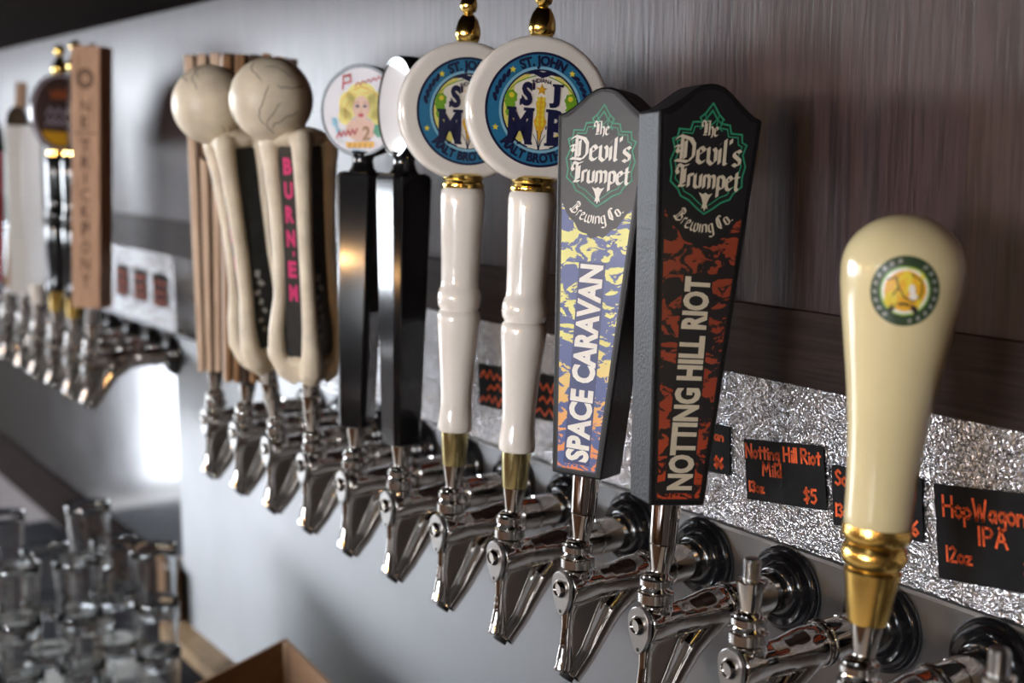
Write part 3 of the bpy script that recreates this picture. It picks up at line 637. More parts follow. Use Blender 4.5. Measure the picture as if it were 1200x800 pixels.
    for sgn in (1, -1):
        for kk in (1.0, 0.88):
            strokes(b, [[(x*sgn*kk, 0.294+(0.254+(z-0.2355)*0.83-0.294)*kk) for x, z in half]], lambda x, y: (x, y), wz+0.00015, ink['green'], 0.0013 if kk == 1 else 0.0009)
        strokes(b, [[(0, .329), (sgn*.0042, .3235), (0, .319), (0, .316)], [(sgn*.0055, .3265), (sgn*.004, .319), (sgn*.009, .3155)]], lambda x, y: (x, y), wz+0.00015, ink['green'], 0.0009)
    b.build('green_ornament', None, h, smooth=False, recalc=False)
    return h
paddle('wide black paddle tap handle with orange blotches and cream lettering, in shade', 3, 5.2, 74, camo_orange, 'NOTTING HILL RIOT', ink['bonewhite'], ink['bonewhite'], lightoff)
paddle('black paddle tap handle with blue and yellow blotches and white lettering, catching glare', 2, 5.0, 26, camo_blue, 'SPACE CARAVAN', ink['white'], ink['white'], pm('navy_band', (0.035, 0.05, 0.15), 0.34))

# ---- white ceramic handles with round badge
def make_ceramic(label, i, tilt, yaw):
    h = handle('tap_handle', label, i, tilt, yaw, 'white ceramic tap handles with round badge')
    MB().lathe([(0.0112, 0.0), (0.0116, 0.001), (0.0134, 0.0335)], 40).build('ferrule', brass, h)
    MB().lathe([(0.0150, 0.0330), (0.0164, 0.0345), (0.0168, 0.0400), (0.0158, 0.0480), (0.0148, 0.0580), (0.0150, 0.0700), (0.0166, 0.0950), (0.0186, 0.1180), (0.0202, 0.1360), (0.0206, 0.1430), (0.0196, 0.1470),
                (0.0180, 0.1488), (0.0182, 0.1500), (0.0200, 0.1530), (0.0208, 0.1585), (0.0206, 0.1640), (0.0190, 0.1690), (0.0180, 0.1710), (0.0178, 0.1760), (0.0182, 0.1950), (0.0194, 0.2200), (0.0206, 0.2450),
                (0.0208, 0.2560), (0.0200, 0.2610), (0.0180, 0.2635), (0.0, 0.2640)], 56).build('grip', ceramic, h)
    MB().lathe([(0.0170, 0.2625), (0.0192, 0.2632), (0.0200, 0.2650), (0.0196, 0.2670), (0.0182, 0.2680), (0.0176, 0.2700), (0.0182, 0.2712), (0.0190, 0.2720), (0.0186, 0.2750), (0.0150, 0.2770)], 48).build('neck_ring', gold, h)
    zc = 0.3335; T = 0.0105; R = 0.0638
    pr = [(0.0, -T), (R-0.006, -T), (R-0.003, -T+0.0006), (R-0.0008, -T+0.0028), (R, -T+0.006), (R, T-0.006), (R-0.0008, T-0.0028), (R-0.003, T-0.0006), (R-0.006, T), (0.0, T)]
    d = MB().lathe(pr, 96, 'y', (0, 0, zc)).build('badge_disc', ceramic, h)
    MB().lathe([(0.0085, 0.3965), (0.0108, 0.3985), (0.0118, 0.4035), (0.0114, 0.4090), (0.0092, 0.4160), (0.0062, 0.4205), (0.0045, 0.4215), (0.0045, 0.4230), (0.0066, 0.4245), (0.0079, 0.4280), (0.0079, 0.4320), (0.0060, 0.4365), (0.0030, 0.4385), (0.0, 0.4388)], 40).build('finial', gold, h)
    b = MB(); w0 = T+0.00025; Q = lambda x, y: (x, y+zc)
    ring(b, 0, 0.0338, w0, ink['paper'], 64, (0, zc)); ring(b, 0.0335, 0.0486, w0+0.0001, ink['teal'], 64, (0, zc))
    ring(b, 0.0470, 0.0492, w0+0.0002, ink['navy'], 64, (0, zc)); ring(b, 0.0330, 0.0345, w0+0.0002, ink['navy'], 64, (0, zc))
    ring(b, 0.0345, 0.0368, w0+0.00015, ink['skyblue'], 64, (0, zc))
    # yellow ground with pale vignette behind the letters
    for sg in (1, -1):
        pts = [(sg*0.0330*math.cos(a), zc+0.0330*math.sin(a)) for a in [math.radians(q) for q in range(-62, 80, 8)]]
        pts += [(sg*0.012, zc+0.0265), (sg*0.0235, zc+0.020), (sg*0.0262, zc+0.006), (sg*0.0235, zc-0.008), (sg*0.0135, zc-0.0225)]
        b.poly(pts, w0+0.00012, ink['paleyellow'])
        for q in range(4):
            blob(b, (sg*(0.0265+0.001*(q % 2)), zc+0.0095-0.0042*q), 0.0060-0.0007*q, w0+0.00025+0.00002*q, ink['hop'], 14, 0.9, 0, 0.09)
        blob(b, (sg*0.0262, zc+0.0110), 0.0024, w0+0.0004, ink['yellow'], 8)
        strokes(b, [[(sg*.0305, .0115), (sg*.027, .017), (sg*.021, .0225), (sg*.013, .0262), (sg*.006, .0285)]], Q, w0+0.0004, ink['hop'], 0.0009)
        # dark blue leaves on the ring
        for q in range(5):
            a = math.radians(12+8*q if sg > 0 else 168-8*q); blob(b, (0.0418*math.cos(a), zc+0.0418*math.sin(a)), 0.0042, w0+0.0003, ink['navy'], 8, 0.45, a+0.5)
        star(b, (sg*0.0264, zc+0.0325), 0.0032, w0+0.0004, ink['yellow']); star(b, (sg*0.0390, zc-0.0170), 0.0032, w0+0.0004, ink['yellow'])
        # trousers-like sheaf at the foot
        b.poly([(sg*.001, zc-.034), (sg*.010, zc-.0325), (sg*.0065, zc-.022), (sg*.002, zc-.016)], w0+0.0004, ink['paper'])
        strokes(b, [[(0, -.034), (sg*.0025, -.026), (sg*.0055, -.021)], [(0, -.034), (sg*.0012, -.024), (sg*.002, -.018)]], Q, w0+0.0005, ink['navy'], 0.0006)
        b.poly([(0, zc+.032), (sg*.006, zc+.0335), (sg*.016, zc+.0288), (sg*.008, zc+.0300), (0, zc+.0268)], w0+0.00045, ink['navy'])
    # wheat ear
    b.poly([(0, zc+.012), (.0045, zc+.006), (.0030, zc-.004), (.0058, zc-.010), (.0022, zc-.0200), (0, zc-.027), (-.0022, zc-.0200), (-.0058, zc-.010), (-.0030, zc-.004), (-.0045, zc+.006)], w0+0.0004, ink['amber'])
    for q in range(6):
        for sg in (1, -1): blob(b, (sg*0.0023, zc-0.012+0.0042*q), 0.0022, w0+0.0005, ink['yellow'], 8, 0.6, sg*-0.4)
    star(b, (0, zc+0.0170), 0.0052, w0+0.0006, ink['amber'])
    # big letters with slab serifs: S J over M B
    def big(ch, cx, cz, hh, sx):
        vs, fs = type_mesh(ch, hh, 0.04 if ch == 'M' else 0.055, 1.0); xa = min(v[0] for v in vs); xb = max(v[0] for v in vs); ya = min(v[1] for v in vs); yb = max(v[1] for v in vs)
        put(b, (vs, fs), lambda x, y: (cx+(x-(xa+xb)/2)*sx/(xb-xa), cz+zc+(y-(ya+yb)/2)*hh/(yb-ya)), w0+0.0007, ink['navy'])
    def bar_(x0, x1, za, zb_): b.poly([(x0, zc+za), (x1, zc+za), (x1, zc+zb_), (x0, zc+zb_)], w0+0.00075, ink['navy'])
    big('S', -0.0128, 0.0128, 0.0205, 0.0098); big('J', 0.0118, 0.0125, 0.0205, 0.0095)
    bar_(-0.0080, -0.0062, 0.0165, 0.0225); bar_(-0.0190, -0.0172, 0.0030, 0.0085); bar_(0.0095, 0.0195, 0.0205, 0.0228)
    big('M', -0.0175, -0.0145, 0.0310, 0.0215); big('B', 0.0150, -0.0145, 0.0310, 0.0165)
    for (x0, x1) in ((-0.0300, -0.0215), (-0.0150, -0.0055)): bar_(x0, x1, -0.0015, 0.0012)
    for (x0, x1) in ((-0.0296, -0.0225), (-0.0195, -0.0160), (-0.0130, -0.0058)): bar_(x0, x1, -0.0303, -0.0280) if x0 > -0.0290 else None
    bar_(0.0048, 0.0100, -0.0015, 0.0012); bar_(0.0048, 0.0100, -0.0303, -0.0278); bar_(0.0052, 0.0062, -0.0165, -0.0135)
    ar = lambda R_, top_: arc_fn(R_, top_, (0, zc))
    def arc_text(txt, hh, R_, top_, span, bold, mat):
        vs, fs = type_mesh(txt, hh, bold, 1.0); xa = min(v[0] for v in vs); xb = max(v[0] for v in vs); k = span*R_/(xb-xa); f = ar(R_, top_)
        put(b, (vs, fs), lambda x, y: f((x-(xa+xb)/2)*k, y), w0+0.0006, mat)
    arc_text('ST. JOHN', 0.0078, 0.0378, True, 1.02, 0.05, ink['navy'])
    arc_text('MALT BROTHERS', 0.0074, 0.0448, False, 1.75, 0.05, ink['navy'])
    arc_text('INDIANA', 0.0034, 0.0232, True, 0.72, 0.02, ink['navy'])
    b.build('printed_badge', None, d, smooth=False, recalc=False)['label'] = 'round blue and yellow printed emblem'
    return h
make_ceramic('white turned ceramic tap handle, nearer of two, just left of the paddle handles', 1, 4.1, 70)
make_ceramic('white turned ceramic tap handle, farther of two, badge half hidden behind its twin', 0, 2.6, 74)

# ---- glossy black pillar handles with puck on top
def black_handle(label, i, tilt, yaw, puck_yaw, R, printed):
    h = handle('tap_handle', label, i, tilt, yaw, 'glossy black pillar tap handles')
    b = MB()
    def sec(z, a, c):   # octagon section
        k = a-c; return [(k, -a, z), (a, -k, z), (a, k, z), (k, a, z), (-k, a, z), (-a, k, z), (-a, -k, z), (-k, -a, z)]
    lv = [(0.0, 0.012, 0.004), (0.002, 0.0155, 0.004), (0.02, 0.0165, 0.0045), (0.268, 0.0225, 0.006), (0.272, 0.0215, 0.006), (0.2745, 0.0185, 0.006)]
    vs = []; fs = []
    for z, a, c in lv: vs += sec(z, a, c)
    for j in range(len(lv)-1):
        for k in range(8): fs.append((j*8+k, j*8+(k+1) % 8, (j+1)*8+(k+1) % 8, (j+1)*8+k))
    fs.append(tuple(range(8))); fs.append(tuple((len(lv)-1)*8+k for k in range(8)))
    b.add(vs, fs); b.build('pillar', blackgloss, h, ang=25, bevel=0.0008)
    MB().lathe([(0.016, 0.273), (0.012, 0.279), (0.0105, 0.286), (0.013, 0.296)], 32).build('neck', blackgloss, h)
    zc = 0.290+R
    T = 0.010
    d = MB().lathe([(0.0, -T+0.0012), (R-0.0035, -T+0.0012), (R-0.003, -T), (R-0.0010, -T), (R, -T+0.0012), (R, T-0.0012), (R-0.0012, T), (0.0, T)], 72, 'y').build('puck', blackgloss, h)
    d.location = (0, 0, zc); d.rotation_euler = (0, 0, math.radians(puck_yaw-yaw))
    w0 = T-0.0012+0.0003
    b = MB()
    if not printed:
        ring(b, 0, R-0.0042, w0, pm('glossy_white_badge', (0.78, 0.78, 0.80), 0.05, 0, 0.02, coat=1.0), 60)
        b.build('blank_badge', None, d, smooth=False, recalc=False)['label'] = 'blank glossy white badge reflecting a window'
        return h
    ring(b, 0, R-0.0040, w0, pm('badge_white', (0.45, 0.42, 0.45), 0.25, 0, 0.02, coat=0.3), 60)
    I = lambda x, y: (x, y)
    K_ = 1.28; nb0 = len(b.v)
    # pale sketch lines
    for k in range(6):
        a = 1.7+k*0.35; strokes(b, [[(0.040*math.cos(a), 0.040*math.sin(a)), (0.026*math.cos(a), 0.026*math.sin(a))]], I, w0+0.0001, ink['grey'], 0.0005)
    # hair
    for (x, y, r, sx, ro) in [(-.011, .004, .0115, .75, .2), (.013, .004, .0115, .75, -.2), (.001, .011, .0120, 1.2, 0), (-.014, -.005, .007, .9, .3), (.016, -.004, .007, .9, -.3)]:
        blob(b, (x, y), r, w0+0.0002, ink['paleyellow'], 18, sx, ro)
    strokes(b, [[(-.019, .0), (-.017, .009), (-.010, .015), (-.004, .012)], [(.020, .0), (.018, .009), (.011, .016), (.002, .013)], [(-.013, -.008), (-.014, .002), (-.010, .008)]], I, w0+0.0003, ink['amber'], 0.0007)
    blob(b, (.001, -.0155), .0095, w0+0.00025, ink['skin'], 16, 1.5)
    b.poly([(-.0035, -.004), (.0055, -.004), (.006, -.016), (-.004, -.016)], w0+0.0003, ink['skin'])
    blob(b, (.001, .002), .0100, w0+0.0004, ink['skin'], 20, .78)
    for sx_ in (-1, 1):
        blob(b, (.001+sx_*.0034, .0035), .0013, w0+0.0005, ink['navy'], 8, 1.5)
        strokes(b, [[(.001+sx_*.0015, .0060), (.001+sx_*.0035, .0068), (.001+sx_*.0056, .0058)]], I, w0+0.0005, ink['tanc'], 0.0006)
    strokes(b, [[(.001, .0028), (.0006, -.0002), (.0016, -.0006)]], I, w0+0.0005, ink['tanc'], 0.0004)
    blob(b, (.001, -.0038), .0017, w0+0.0005, ink['lips'], 10, 1.6)
    # script words: only the strokes the photo shows
    strokes(b, [[(-.0225, .0270), (-.018, .0300), (-.013, .0275), (-.010, .0290)], [(-.0165, .0290), (-.0165, .0170)], [(-.0165, .0285), (-.010, .0285), (-.009, .0230), (-.016, .0215)]], I, w0+0.0006, ink['scriptred'], 0.0017)
    zig = [(-.005+.0024*k, .0195+(0.0026 if k % 2 else 0)+.0006*k) for k in range(12)]
    strokes(b, [zig], I, w0+0.0006, ink['scriptred'], 0.0010)
    strokes(b, [[(-.006, .0165), (.001, .0195), (.008, .0170)]], I, w0+0.0005, ink['amber'], 0.0012)
    zig = [(-.021+.0021*k, -.0225+(0.0042 if k % 2 else 0)+.0004*k) for k in range(10)]
    strokes(b, [zig], I, w0+0.0007, ink['scriptred'], 0.0015)
    put(b, type_mesh('2', 0.0105, 0.03, 0.95), lambda x, y: (x+0.0065, y-0.0235), w0+0.0008, ink['tanc'])
    b.poly([(-.013, -.026), (.014, -.0245), (.0145, -.0305), (-.012, -.0325)], w0+0.0006, ink['amber'])
    for k in range(5): strokes(b, [[(-.009+.0048*k, -.0305), (-.0085+.0048*k, -.0268)]], I, w0+0.0008, ink['tanc'], 0.0008)
    blob(b, (-.023, -.010), .0045, w0+0.0003, ink['skyblue'], 9, .7, .3, .15); blob(b, (-.020, -.017), .003, w0+0.0003, ink['skyblue'], 9, .8, .3, .15)
    blob(b, (.017, -.016), .0055, w0+0.0003, ink['green'], 10, .8, .3, .12); blob(b, (-.004, -.0355), .003, w0+0.0003, ink['skyblue'], 10, 3.0)
    strokes(b, [[(-.027, -.0265), (-.021, -.0245), (-.015, -.0255)]], I, w0+0.0004, ink['grey'], 0.0014)
    b.v = b.v[:nb0]+[(x*K_, y, z*K_) if (x*x+z*z)**.5*K_ < R-0.006 else (x*(R-0.006)/(x*x+z*z)**.5, y, z*(R-0.006)/(x*x+z*z)**.5) for x, y, z in b.v[nb0:]]
    b.build('printed_badge', None, d, smooth=False, recalc=False)['label'] = 'round white badge with a drawing of a blonde person'
    return h
black_handle('glossy black pillar tap handle whose blank round badge glares white', -1, 1.5, 3, -7, 0.0495, False)
black_handle('glossy black pillar tap handle with round badge showing a blonde person', -2, 2.7, 38, 34, 0.0480, True)

# ---- bone handles
def bone_mesh():
    b = MB()
    prof = [(0.000, 0.009, 0.013), (0.010, 0.020, 0.013), (0.028, 0.0275, 0.0115), (0.055, 0.0270, 0.0095), (0.090, 0.0225, 0.0085), (0.140, 0.0205, 0.0085), (0.190, 0.0215, 0.0090), (0.235, 0.0235, 0.0100), (0.262, 0.0250, 0.0120), (0.272, 0.0220, 0.0125)]
    for sx, sy in ((1, 1), (1, -1), (-1, 1), (-1, -1)):
        b.tube([(sx*o_*0.92, sy*o_*0.92, z) for z, o_, r in prof], [r for z, o_, r in prof], 14)
    b.ball((0, 0, 0.006), 0.022, sc=(1, 1, 0.7)); b.ball((0, 0, 0.018), 0.027, sc=(1, 1, 0.45)); b.ball((0, 0, 0.268), 0.031, sc=(1, 1, 0.42))
    return b
def make_bone(label, i, tilt, yaw):
    h = handle('tap_handle', label, i, tilt, yaw, 'bone shaped tap handles')
    MB().lathe([(0.0100, 0.0), (0.0104, 0.001), (0.0108, 0.018), (0.0098, 0.019), (0.0104, 0.020), (0.0110, 0.046)], 32).build('sleeve', chrome, h)
    o = bone_mesh().build('bone_frame', bonem, h, loc=(0, 0, 0.042))
    rm = o.modifiers.new('grow', 'REMESH'); rm.mode = 'VOXEL'; rm.voxel_size = 0.0019; rm.use_smooth_shade = True
    sm = o.modifiers.new('soften', 'SMOOTH'); sm.factor = 0.7; sm.iterations = 5
    MB().box(-0.0215, 0.0215, -0.0215, 0.0215, 0.060, 0.304).build('dark_panel', panelblk, h, smooth=False, bevel=0.001)
    bl = MB().ball((0, 0, 0), 0.0458, 48, 28).build('skull_ball', bonem, h, loc=(-0.021, -0.019, 0.352))
    rnd = random.Random(3+i); cb = MB()
    for k in range(9):
        th = rnd.uniform(-2.9, 0.3); ph = rnd.uniform(-0.6, 0.9); p = []
        dirn = rnd.uniform(0, 6.28)
        for q in range(14):
            p.append(Vector((math.cos(ph)*math.cos(th), math.cos(ph)*math.sin(th), math.sin(ph)))*0.0458)
            th += 0.075*math.cos(dirn)+rnd.uniform(-.04, .04); ph += 0.075*math.sin(dirn)+rnd.uniform(-.03, .03); dirn += rnd.uniform(-.5, .5)
        cb.tube(p, [0.0002]+[0.00045]*12+[0.0001], 6)
    cb.build('crack_lines', crackm, bl)
    # stacked pink letters on the front panel, pale splash on the side panel
    b = MB(); z = 0.288
    for ch in "BURN'EM":
        if ch == "'":
            b.poly([(0.002, z+0.004), (0.0045, z+0.004), (0.004, z-0.002), (0.002, z-0.002)], 0.0217, ink['pink']); z -= 0.008; continue
        vs, fs = type_mesh(ch, 0.0165, 0.05, 0.85); xa = min(v[0] for v in vs); xb = max(v[0] for v in vs)
        put(b, (vs, fs), lambda x, y: ((x-(xa+xb)/2)*0.0125/max(0.006, xb-xa), y+z-0.0165), 0.0217, ink['pink']); z -= 0.0265
    b.build('pink_lettering', None, h, smooth=False, recalc=False)
    b = MB()
    for q in range(7):
        blob(b, (-0.004+0.0035*math.sin(q*2.1), 0.155-0.011*q), 0.0050-0.0003*q, 0.0217, ink['grey'], 9, 0.8, q, 0.2)
    b.v = [(0.0218, x, zz) for (x, _, zz) in b.v]
    b.build('pale_splash', None, h, smooth=False, recalc=False)
    return h
make_bone('aged bone tap handle with cracked ball top and pink letters, nearer of two', -3, -1.5, 24)
make_bone('aged bone tap handle with cracked ball top, farther one beside the wood slat handles', -4, -6.2, -6)

# ---- slatted wood handles
def slats(label, i, tilt, yaw, n, w_bot, w_top, zb, zt, mats, depth):
    h = handle('tap_handle', label, i, tilt, yaw, 'slatted wooden tap handles')
    MB().lathe([(0.0098, 0.0), (0.0108, 0.001), (0.0108, zb+0.004)], 28).build('sleeve', handleblk, h)
    MB().prism([(-w_bot*0.46, zb+0.002), (w_bot*0.46, zb+0.002), (w_top*0.46, zt-0.003), (-w_top*0.46, zt-0.003)], -depth/2+0.004, depth/2-0.004).build('core_board', dark_lath, h, smooth=False)
    for k in range(n):
        f0 = (k+0.12)/n-0.5; f1 = (k+0.80)/n-0.5
        zz = zt-0.002*abs(k-n/2)
        MB().prism([(f0*w_bot, zb), (f1*w_bot, zb), (f1*w_top, zz), (f0*w_top, zz)], -depth/2-(0.002 if k % 2 else 0), depth/2).build('slat', mats[k % len(mats)], h, smooth=False, bevel=0.0012)
    return h
slats('brown wooden tap handle of upright slats leaning behind the bone handles', -5, 4.0, 74, 6, 0.062, 0.098, 0.004, 0.414, [brown_wood, brown_wood, dark_lath], 0.030)
hw_ = slats('pale wooden tap handle of upright slats, leftmost on the near panel', -6, 1.0, 62, 4, 0.044, 0.066, 0.004, 0.418, [pale_wood], 0.034)
MB().tube([(-0.004+0.010*math.cos(a), -0.0215, 0.300+0.018*math.sin(a)) for a in [math.radians(q) for q in range(60, 330, 20)]], [0.0012]+[0.002]*12+[0.003], 8).build('carved_hook', dark_lath, hw_)

# ---- carved board handle (far group)
h = handle('tap_handle', 'tall carved wooden board tap handle with burnt vertical lettering', 0, 2.6, 40, None, True)
MB().lathe([(0.0100, 0.0), (0.0108, 0.001), (0.0108, 0.033)], 28).build('sleeve', chrome_soft, h)
MB().box(-0.027, 0.027, -0.019, 0.019, 0.030, 0.460).build('board', board_wood, h, smooth=False, bevel=0.0018)
MB().lathe([(0.005, 0.458), (0.0055, 0.462), (0.003, 0.466), (0.0, 0.467)], 16).build('top_bolt', dark_lath, h)
b = MB(); ring(b, 0.0125, 0.0165, 0.0192, carve, 30, (0, 0.407)); ring(b, 0.0080, 0.0105, 0.0192, carve, 24, (0, 0.407))
z = 0.375
for ch, hh in (('N', .024), ('E', .024), ('-', .012), ('T', .026), ('R', .026), ('I', .024), ('C', .026), ('K', .026), ('P', .030), ('O', .026), ('N', .026), ('Y', .028)):
    if ch == '-': b.poly([(-0.022, z-0.004), (0.022, z-0.004), (0.022, z-0.006), (-0.022, z-0.006)], 0.0192, carve); z -= 0.012; continue
    vs, fs = type_mesh(ch, hh-0.005, 0.01, 0.8); xa = min(v[0] for v in vs); xb = max(v[0] for v in vs)
    wdt = 0.016 if ch != 'I' else 0.004
    put(b, (vs, fs), lambda x, y: ((x-(xa+xb)/2)*wdt/(xb-xa), y+z-hh+0.002), 0.0192, carve); z -= hh+0.0015
b.build('burnt_lettering', None, h, smooth=False, recalc=False)

# ---- turned black and gold handles
def turned(label, i, tilt, yaw):
    h = handle('tap_handle', label, i, tilt, yaw, 'turned black and gold tap handles', True)
    MB().lathe([(0.0112, 0.0), (0.0118, 0.001), (0.0140, 0.036)], 28).build('ferrule', gold, h)
    MB().lathe([(0.0150, 0.0355), (0.0165, 0.040), (0.0160, 0.050), (0.0150, 0.065), (0.0180, 0.110), (0.0215, 0.150), (0.0200, 0.158), (0.0180, 0.161), (0.0200, 0.165), (0.0215, 0.172), (0.0205, 0.180), (0.0185, 0.184),
                (0.0195, 0.200), (0.0225, 0.245), (0.0230, 0.270), (0.0200, 0.280), (0.0, 0.281)], 36).build('grip', blackgloss, h)
    MB().lathe([(0.014, 0.279), (0.019, 0.282), (0.019, 0.288), (0.013, 0.292)], 32).build('neck_ring', gold, h)
    T = 0.010; RX, RZ = 0.052, 0.069; zc = 0.357
    b = MB(); pr = [(0.0, -T), (0.94, -T), (0.985, -T+0.001), (1.0, -T+0.004), (1.0, T-0.004), (0.985, T-0.001), (0.94, T), (0.0, T)]
    b.lathe(pr, 56, 'y'); b.v = [(x*RX, y, z*RZ+zc) for x, y, z in b.v]
    d = b.build('badge_disc', pm('badge_rim', (0.10, 0.085, 0.085), 0.2, 0.3, 0.1), h)
    MB().lathe([(0.010, 0.424), (0.0130, 0.428), (0.0135, 0.436), (0.010, 0.448), (0.006, 0.455), (0.0048, 0.457), (0.008, 0.461), (0.0095, 0.467), (0.0075, 0.474), (0.0, 0.478)], 28).build('finial', gold, h)
    b = MB(); w0 = T+0.0003
    def e(c, r, w_, m, sx=0.75, n=36): blob(b, (c[0], c[1]+zc), r, w_, m, n, sx)
    e((0, 0), 0.0665, w0, ink['lilac']); e((0, 0), 0.0625, w0+0.0001, ink['brown'])
    b.poly([(x, zc+z) for x, z in [(-.033, -.034), (.033, -.034), (.028, -.046), (.015, -.0560), (0, -.0595), (-.015, -.0560), (-.028, -.046)]], w0+0.0002, ink['amber'])
    b.poly([(x, zc+z) for x, z in [(-.018, .024), (-.021, .042), (-.011, .033), (-.007, .046), (0, .035), (.007, .046), (.011, .033), (.021, .042), (.018, .024)]], w0+0.0002, ink['rust'])
    for r_, y_, n_ in ((0, -0.006, 7), (1, -0.024, 9)):
        zg = [(-0.026+0.052*k/n_, y_+(0.014 if k % 2 else 0)) for k in range(n_+1)]
        strokes(b, [zg], lambda x, y: (x, y+zc), w0+0.0003, ink['lilac'], 0.0028)
    b.build('printed_badge', None, d, smooth=False, recalc=False)['label'] = 'oval brown badge with crown and pale script'
    return h
turned('turned black tap handle with gold trim and oval brown badge facing the room', 2, 3.5, 92)
turned('turned black and gold tap handle seen edge-on, mostly hidden behind the carved board', 1, 3.0, -18)

# ---- the rest of the far group
h = handle('tap_handle', 'clear acrylic tap handle beside the turned black one', 3, 1.0, 60, None, True)
MB().lathe([(0.0120, 0.0), (0.0130, 0.001), (0.0150, 0.04)], 28).build('ferrule', ceramic, h)
MB().box(-0.018, 0.018, -0.010, 0.010, 0.038, 0.335).build('acrylic_bar', acrylic, h, bevel=0.002)
h = handle('tap_handle', 'pale grey slab tap handle with black cap at far left', 4, 1.0, 62, None, True)
MB().lathe([(0.0110, 0.0), (0.0110, 0.012)], 28).build('sleeve', chrome_soft, h)
MB().box(-0.022, 0.022, -0.012, 0.012, 0.010, 0.335).build('slab', greyhandle, h, bevel=0.002)
MB().prism([(-0.022, 0.336), (0.022, 0.336), (0.016, 0.360), (0.006, 0.372), (-0.006, 0.372), (-0.016, 0.360)], -0.012, 0.012).build('cap', blackgloss, h, bevel=0.002)
h = handle('tap_handle', 'narrow brown wooden tap handle rising behind the grey slab', 5, 5.5, 60, None, True)
h.rotation_quaternion = Quaternion((0, 1, 0), math.radians(3)) @ h.rotation_quaternion
MB().lathe([(0.0110, 0.0), (0.0110, 0.012)], 28).build('sleeve', chrome_soft, h)
MB().box(-0.010, 0.010, -0.008, 0.008, 0.010, 0.425).build('stick', brown_wood, h, bevel=0.002)
h = handle('tap_handle', 'bright red tap handle with black cap at the left edge', 6, 2.2, 60, None, True)
MB().lathe([(0.0110, 0.0), (0.0110, 0.012)], 28).build('sleeve', chrome_soft, h)
MB().lathe([(0.016, 0.010), (0.020, 0.014), (0.024, 0.27), (0.023, 0.285)], 36).build('grip', red, h)
MB().lathe([(0.025, 0.284), (0.026, 0.29), (0.022, 0.33), (0.010, 0.352), (0.0, 0.356)], 36).build('cap', blackgloss, h)

# ================================================================ PRICE CARDS
def card(cx, cz, wd, hh, rot, lines, label, curl=0.0015):
    o = MB().box(-wd/2, wd/2, -0.0006, 0.0, -hh/2, hh/2).build('price_card', cardblk, None, smooth=False)
    o.location = (cx, -0.0062, cz+ZS); o.rotation_euler = (0, math.radians(rot), 0)
    tag(o, label, 'card', 'black price cards on the hammered strip')
    b = MB()
    for (txt, x, z, h_, wid) in lines:
        if txt.startswith('~'):
            n = int(txt[1:]); rn = random.Random(n+int(abs(cx)*1000)); xs = [x+wid*k/(n*2) for k in range(n*2+1)]
            strokes(b, [[(q, z+(h_*rn.uniform(.6, 1) if k % 2 else h_*rn.uniform(-.1, .25))) for k, q in enumerate(xs)]], lambda x_, y_: (x_, y_), 0.0009, orange_ink, 0.0022)
            continue
        ls, W = pen(HAND, txt); sx = wid/W; sy = h_/6
        strokes(b, ls, lambda px_, py_: (x+px_*sx, z+py_*sy), 0.0009, orange_ink, 0.0021)
    b.build('handwriting', None, o, smooth=False, recalc=False)
    return o
card(0.297, 0.0965, 0.0905, 0.0520, -7, [('Notting Hill Riot', -0.043, 0.0105, 0.0115, 0.086), ('Mild', -0.024, -0.0035, 0.0110, 0.023), ('13oz', -0.042, -0.0185, 0.0085, 0.019), ('$5', 0.022, -0.0215, 0.0110, 0.015)],
     'black card reading Notting Hill Riot Mild on the hammered strip')
card(0.1870, 0.1000, 0.0900, 0.0430, -3, [('Space Caravan', -0.043, 0.0080, 0.0085, 0.082), ('$6', 0.026, -0.0165, 0.0090, 0.012)], 'black card mostly hidden by the black and orange paddle, price of six below')
card(0.3945, 0.0945, 0.0880, 0.0480, -5, [('So', -0.040, 0.0090, 0.0115, 0.013), ('~5', -0.024, 0.0090, 0.0100, 0.062), ('13oz', -0.041, -0.0165, 0.0100, 0.018), ('$6', 0.026, -0.0200, 0.0110, 0.016)], 'black card behind the cream bulb handle')
card(0.4990, 0.0920, 0.0950, 0.0700, -7, [('HopWagon', -0.040, 0.0120, 0.0150, 0.070), ('IPA', -0.012, -0.0055, 0.0130, 0.027), ('12oz', -0.040, -0.0210, 0.0110, 0.024), ('$6', 0.026, -0.0230, 0.0120, 0.018)],
     'black card reading HopWagon IPA at the right edge')
card(-0.130, 0.1010, 0.0900, 0.0470, -2, [('~6', -0.040, 0.0080, 0.0110, 0.080), ('~4', -0.026, -0.0050, 0.0095, 0.055), ('~4', -0.042, -0.0195, 0.0100, 0.050)], 'black card of blurred orange writing left of the nearer white handle')
card(-0.022, 0.1060, 0.0900, 0.0480, -2, [('~6', -0.040, 0.0060, 0.0130, 0.080), ('~4', -0.034, -0.0060, 0.0095, 0.055), ('~4', -0.042, -0.0195, 0.0100, 0.070)], 'black card of blurred orange writing right of the nearer white handle')
card(-0.505, 0.1040, 0.0850, 0.0460, -2, [('~6', -0.038, 0.0060, 0.0130, 0.076), ('~5', -0.038, -0.0160, 0.0120, 0.070)], 'black card glimpsed between the two glossy black handles')
for cx, nm in ((-1.235, 'nearest'), (-1.345, 'middle'), (-1.450, 'farthest')):
    card(cx, 0.1060, 0.068, 0.0580, -1, [('~4', -0.030, 0.0080, 0.0150, 0.060), ('~4', -0.030, -0.0090, 0.0130, 0.060), ('~4', -0.030, -0.0250, 0.0130, 0.060)], 'small blurred orange lettered card on the far hammered strip, %s of three' % nm)

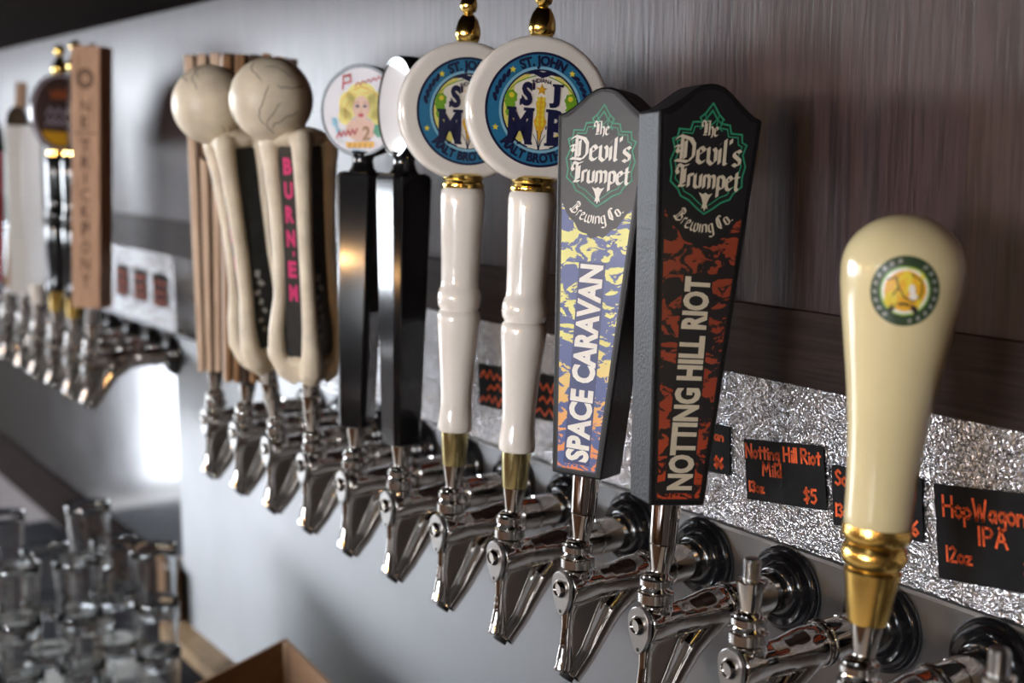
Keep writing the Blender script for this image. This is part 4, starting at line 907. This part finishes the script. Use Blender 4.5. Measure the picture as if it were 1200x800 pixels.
# ================================================================ GLASSES
def make_glass():
    H, R0, R1 = 0.108, 0.0285, 0.0352
    pr = [(0.0, 0.0), (R0-0.001, 0.0), (R0, 0.0015)]
    for k in range(1, 8): pr.append((R0+(R1-R0)*k/8, H*k/8))
    pr += [(R1, H-0.0012), (R1-0.0009, H), (R1-0.0018, H-0.001)]
    for k in range(7, 0, -1): pr.append((R0+(R1-R0)*k/8-0.0019, max(0.010, H*k/8)))
    pr += [(R0-0.006, 0.0085), (0.0, 0.008)]
    return MB().lathe(pr, 40)
mt = sbox('added_pale_mat', -1.12, -0.79, -0.50, -0.115, -0.5105, -0.5070, pm('pale_bounce_mat', (0.55, 0.55, 0.53), 0.6, 0, 0.05, 60, 0.2), False)  # unseen mat added to bounce light up into the tumblers
tag(mt, 'pale mat added under the stacked tumblers to lighten the glass', 'mat')
gl0 = None
# columns of nested tumblers: (x, y, count, place)
COLS = [(-0.845, -0.165, 3, .0805, 'right-hand front column'), (-0.860, -0.275, 3, .0805, 'second front column'), (-0.876, -0.360, 3, .0805, 'third front column'),
        (-0.888, -0.442, 3, .0805, 'leftmost front column'), (-0.928, -0.200, 3, .0805, 'column behind the front right'), (-0.945, -0.300, 3, .0805, 'middle second-row column'),
        (-1.005, -0.215, 3, .1000, 'tall back column'), (-1.035, -0.340, 3, .0980, 'back left column'), (-0.968, -0.395, 3, .0805, 'left second-row column')]
LEV = ['lowest', 'second', 'third', 'top']
for (x, y, n, dz, nm) in COLS:
    for k in range(n):
        lab = 'clear tumbler, %s in the %s' % (LEV[k] if k < n-1 else 'topmost', nm)
        if gl0 is None:
            gl0 = make_glass().build('drinking_glass', glass, None, ang=50); o = gl0
        else:
            o = gl0.copy(); COL.objects.link(o)
        o.location = (x, y, ZS-0.5068+dz*k); o.rotation_euler = (0, 0, random.uniform(0, 6))
        tag(o, lab, 'glass', 'nested clear tumblers on the back counter')

# ================================================================ CARDBOARD BOX
bx = thing('cardboard_box', 'open brown cardboard box on the back counter under the farther taps', 'box', (-0.541, -0.087, ZS-0.5105), None, Quaternion((0, 0, 1), math.radians(-9)))
bx.rotation_quaternion = Quaternion((0, 0, 1), math.radians(-5))
Hb, LX = 0.211, 0.30; DX, DY = 0.159, -0.254                 # the box has been squashed a little out of square
def panel(p, q, z0, z1, t=0.004, mat=cardboard, name='wall_panel'):
    p = Vector((p[0], p[1], 0)); q = Vector((q[0], q[1], 0)); n = Vector((-(q-p).y, (q-p).x, 0)).normalized()*t
    b = MB(); b.add([(v.x, v.y, z) for z in (z0, z1) for v in (p, q, q+n, p+n)], [(0, 1, 2, 3), (4, 5, 6, 7), (0, 1, 5, 4), (1, 2, 6, 5), (2, 3, 7, 6), (3, 0, 4, 7)])
    return b.build(name, mat, bx, smooth=False)
panel((0.004, -0.004), (LX, -0.004), 0, Hb); panel((0, 0), (DX, DY), 0, Hb)
panel((LX, -0.006), (LX+DX, DY), 0, Hb-0.012); panel((DX+0.005, DY+0.001), (LX+DX-0.004, DY+0.001), 0, Hb-0.012)
b = MB(); b.add([(x, y, z) for z in (0.001, 0.004) for x, y in ((0.012, -0.009), (LX-0.006, -0.009), (LX+DX-0.012, DY+0.009), (DX+0.012, DY+0.009))], [(0, 1, 2, 3), (4, 5, 6, 7), (0, 1, 5, 4), (1, 2, 6, 5), (2, 3, 7, 6), (3, 0, 4, 7)])
b.build('base_panel', cardboard, bx, smooth=False)
panel((0.0075, -0.0085), (0.020, -0.0085), 0.006, Hb-0.001, 0.003, cardedge, 'corner_flap')
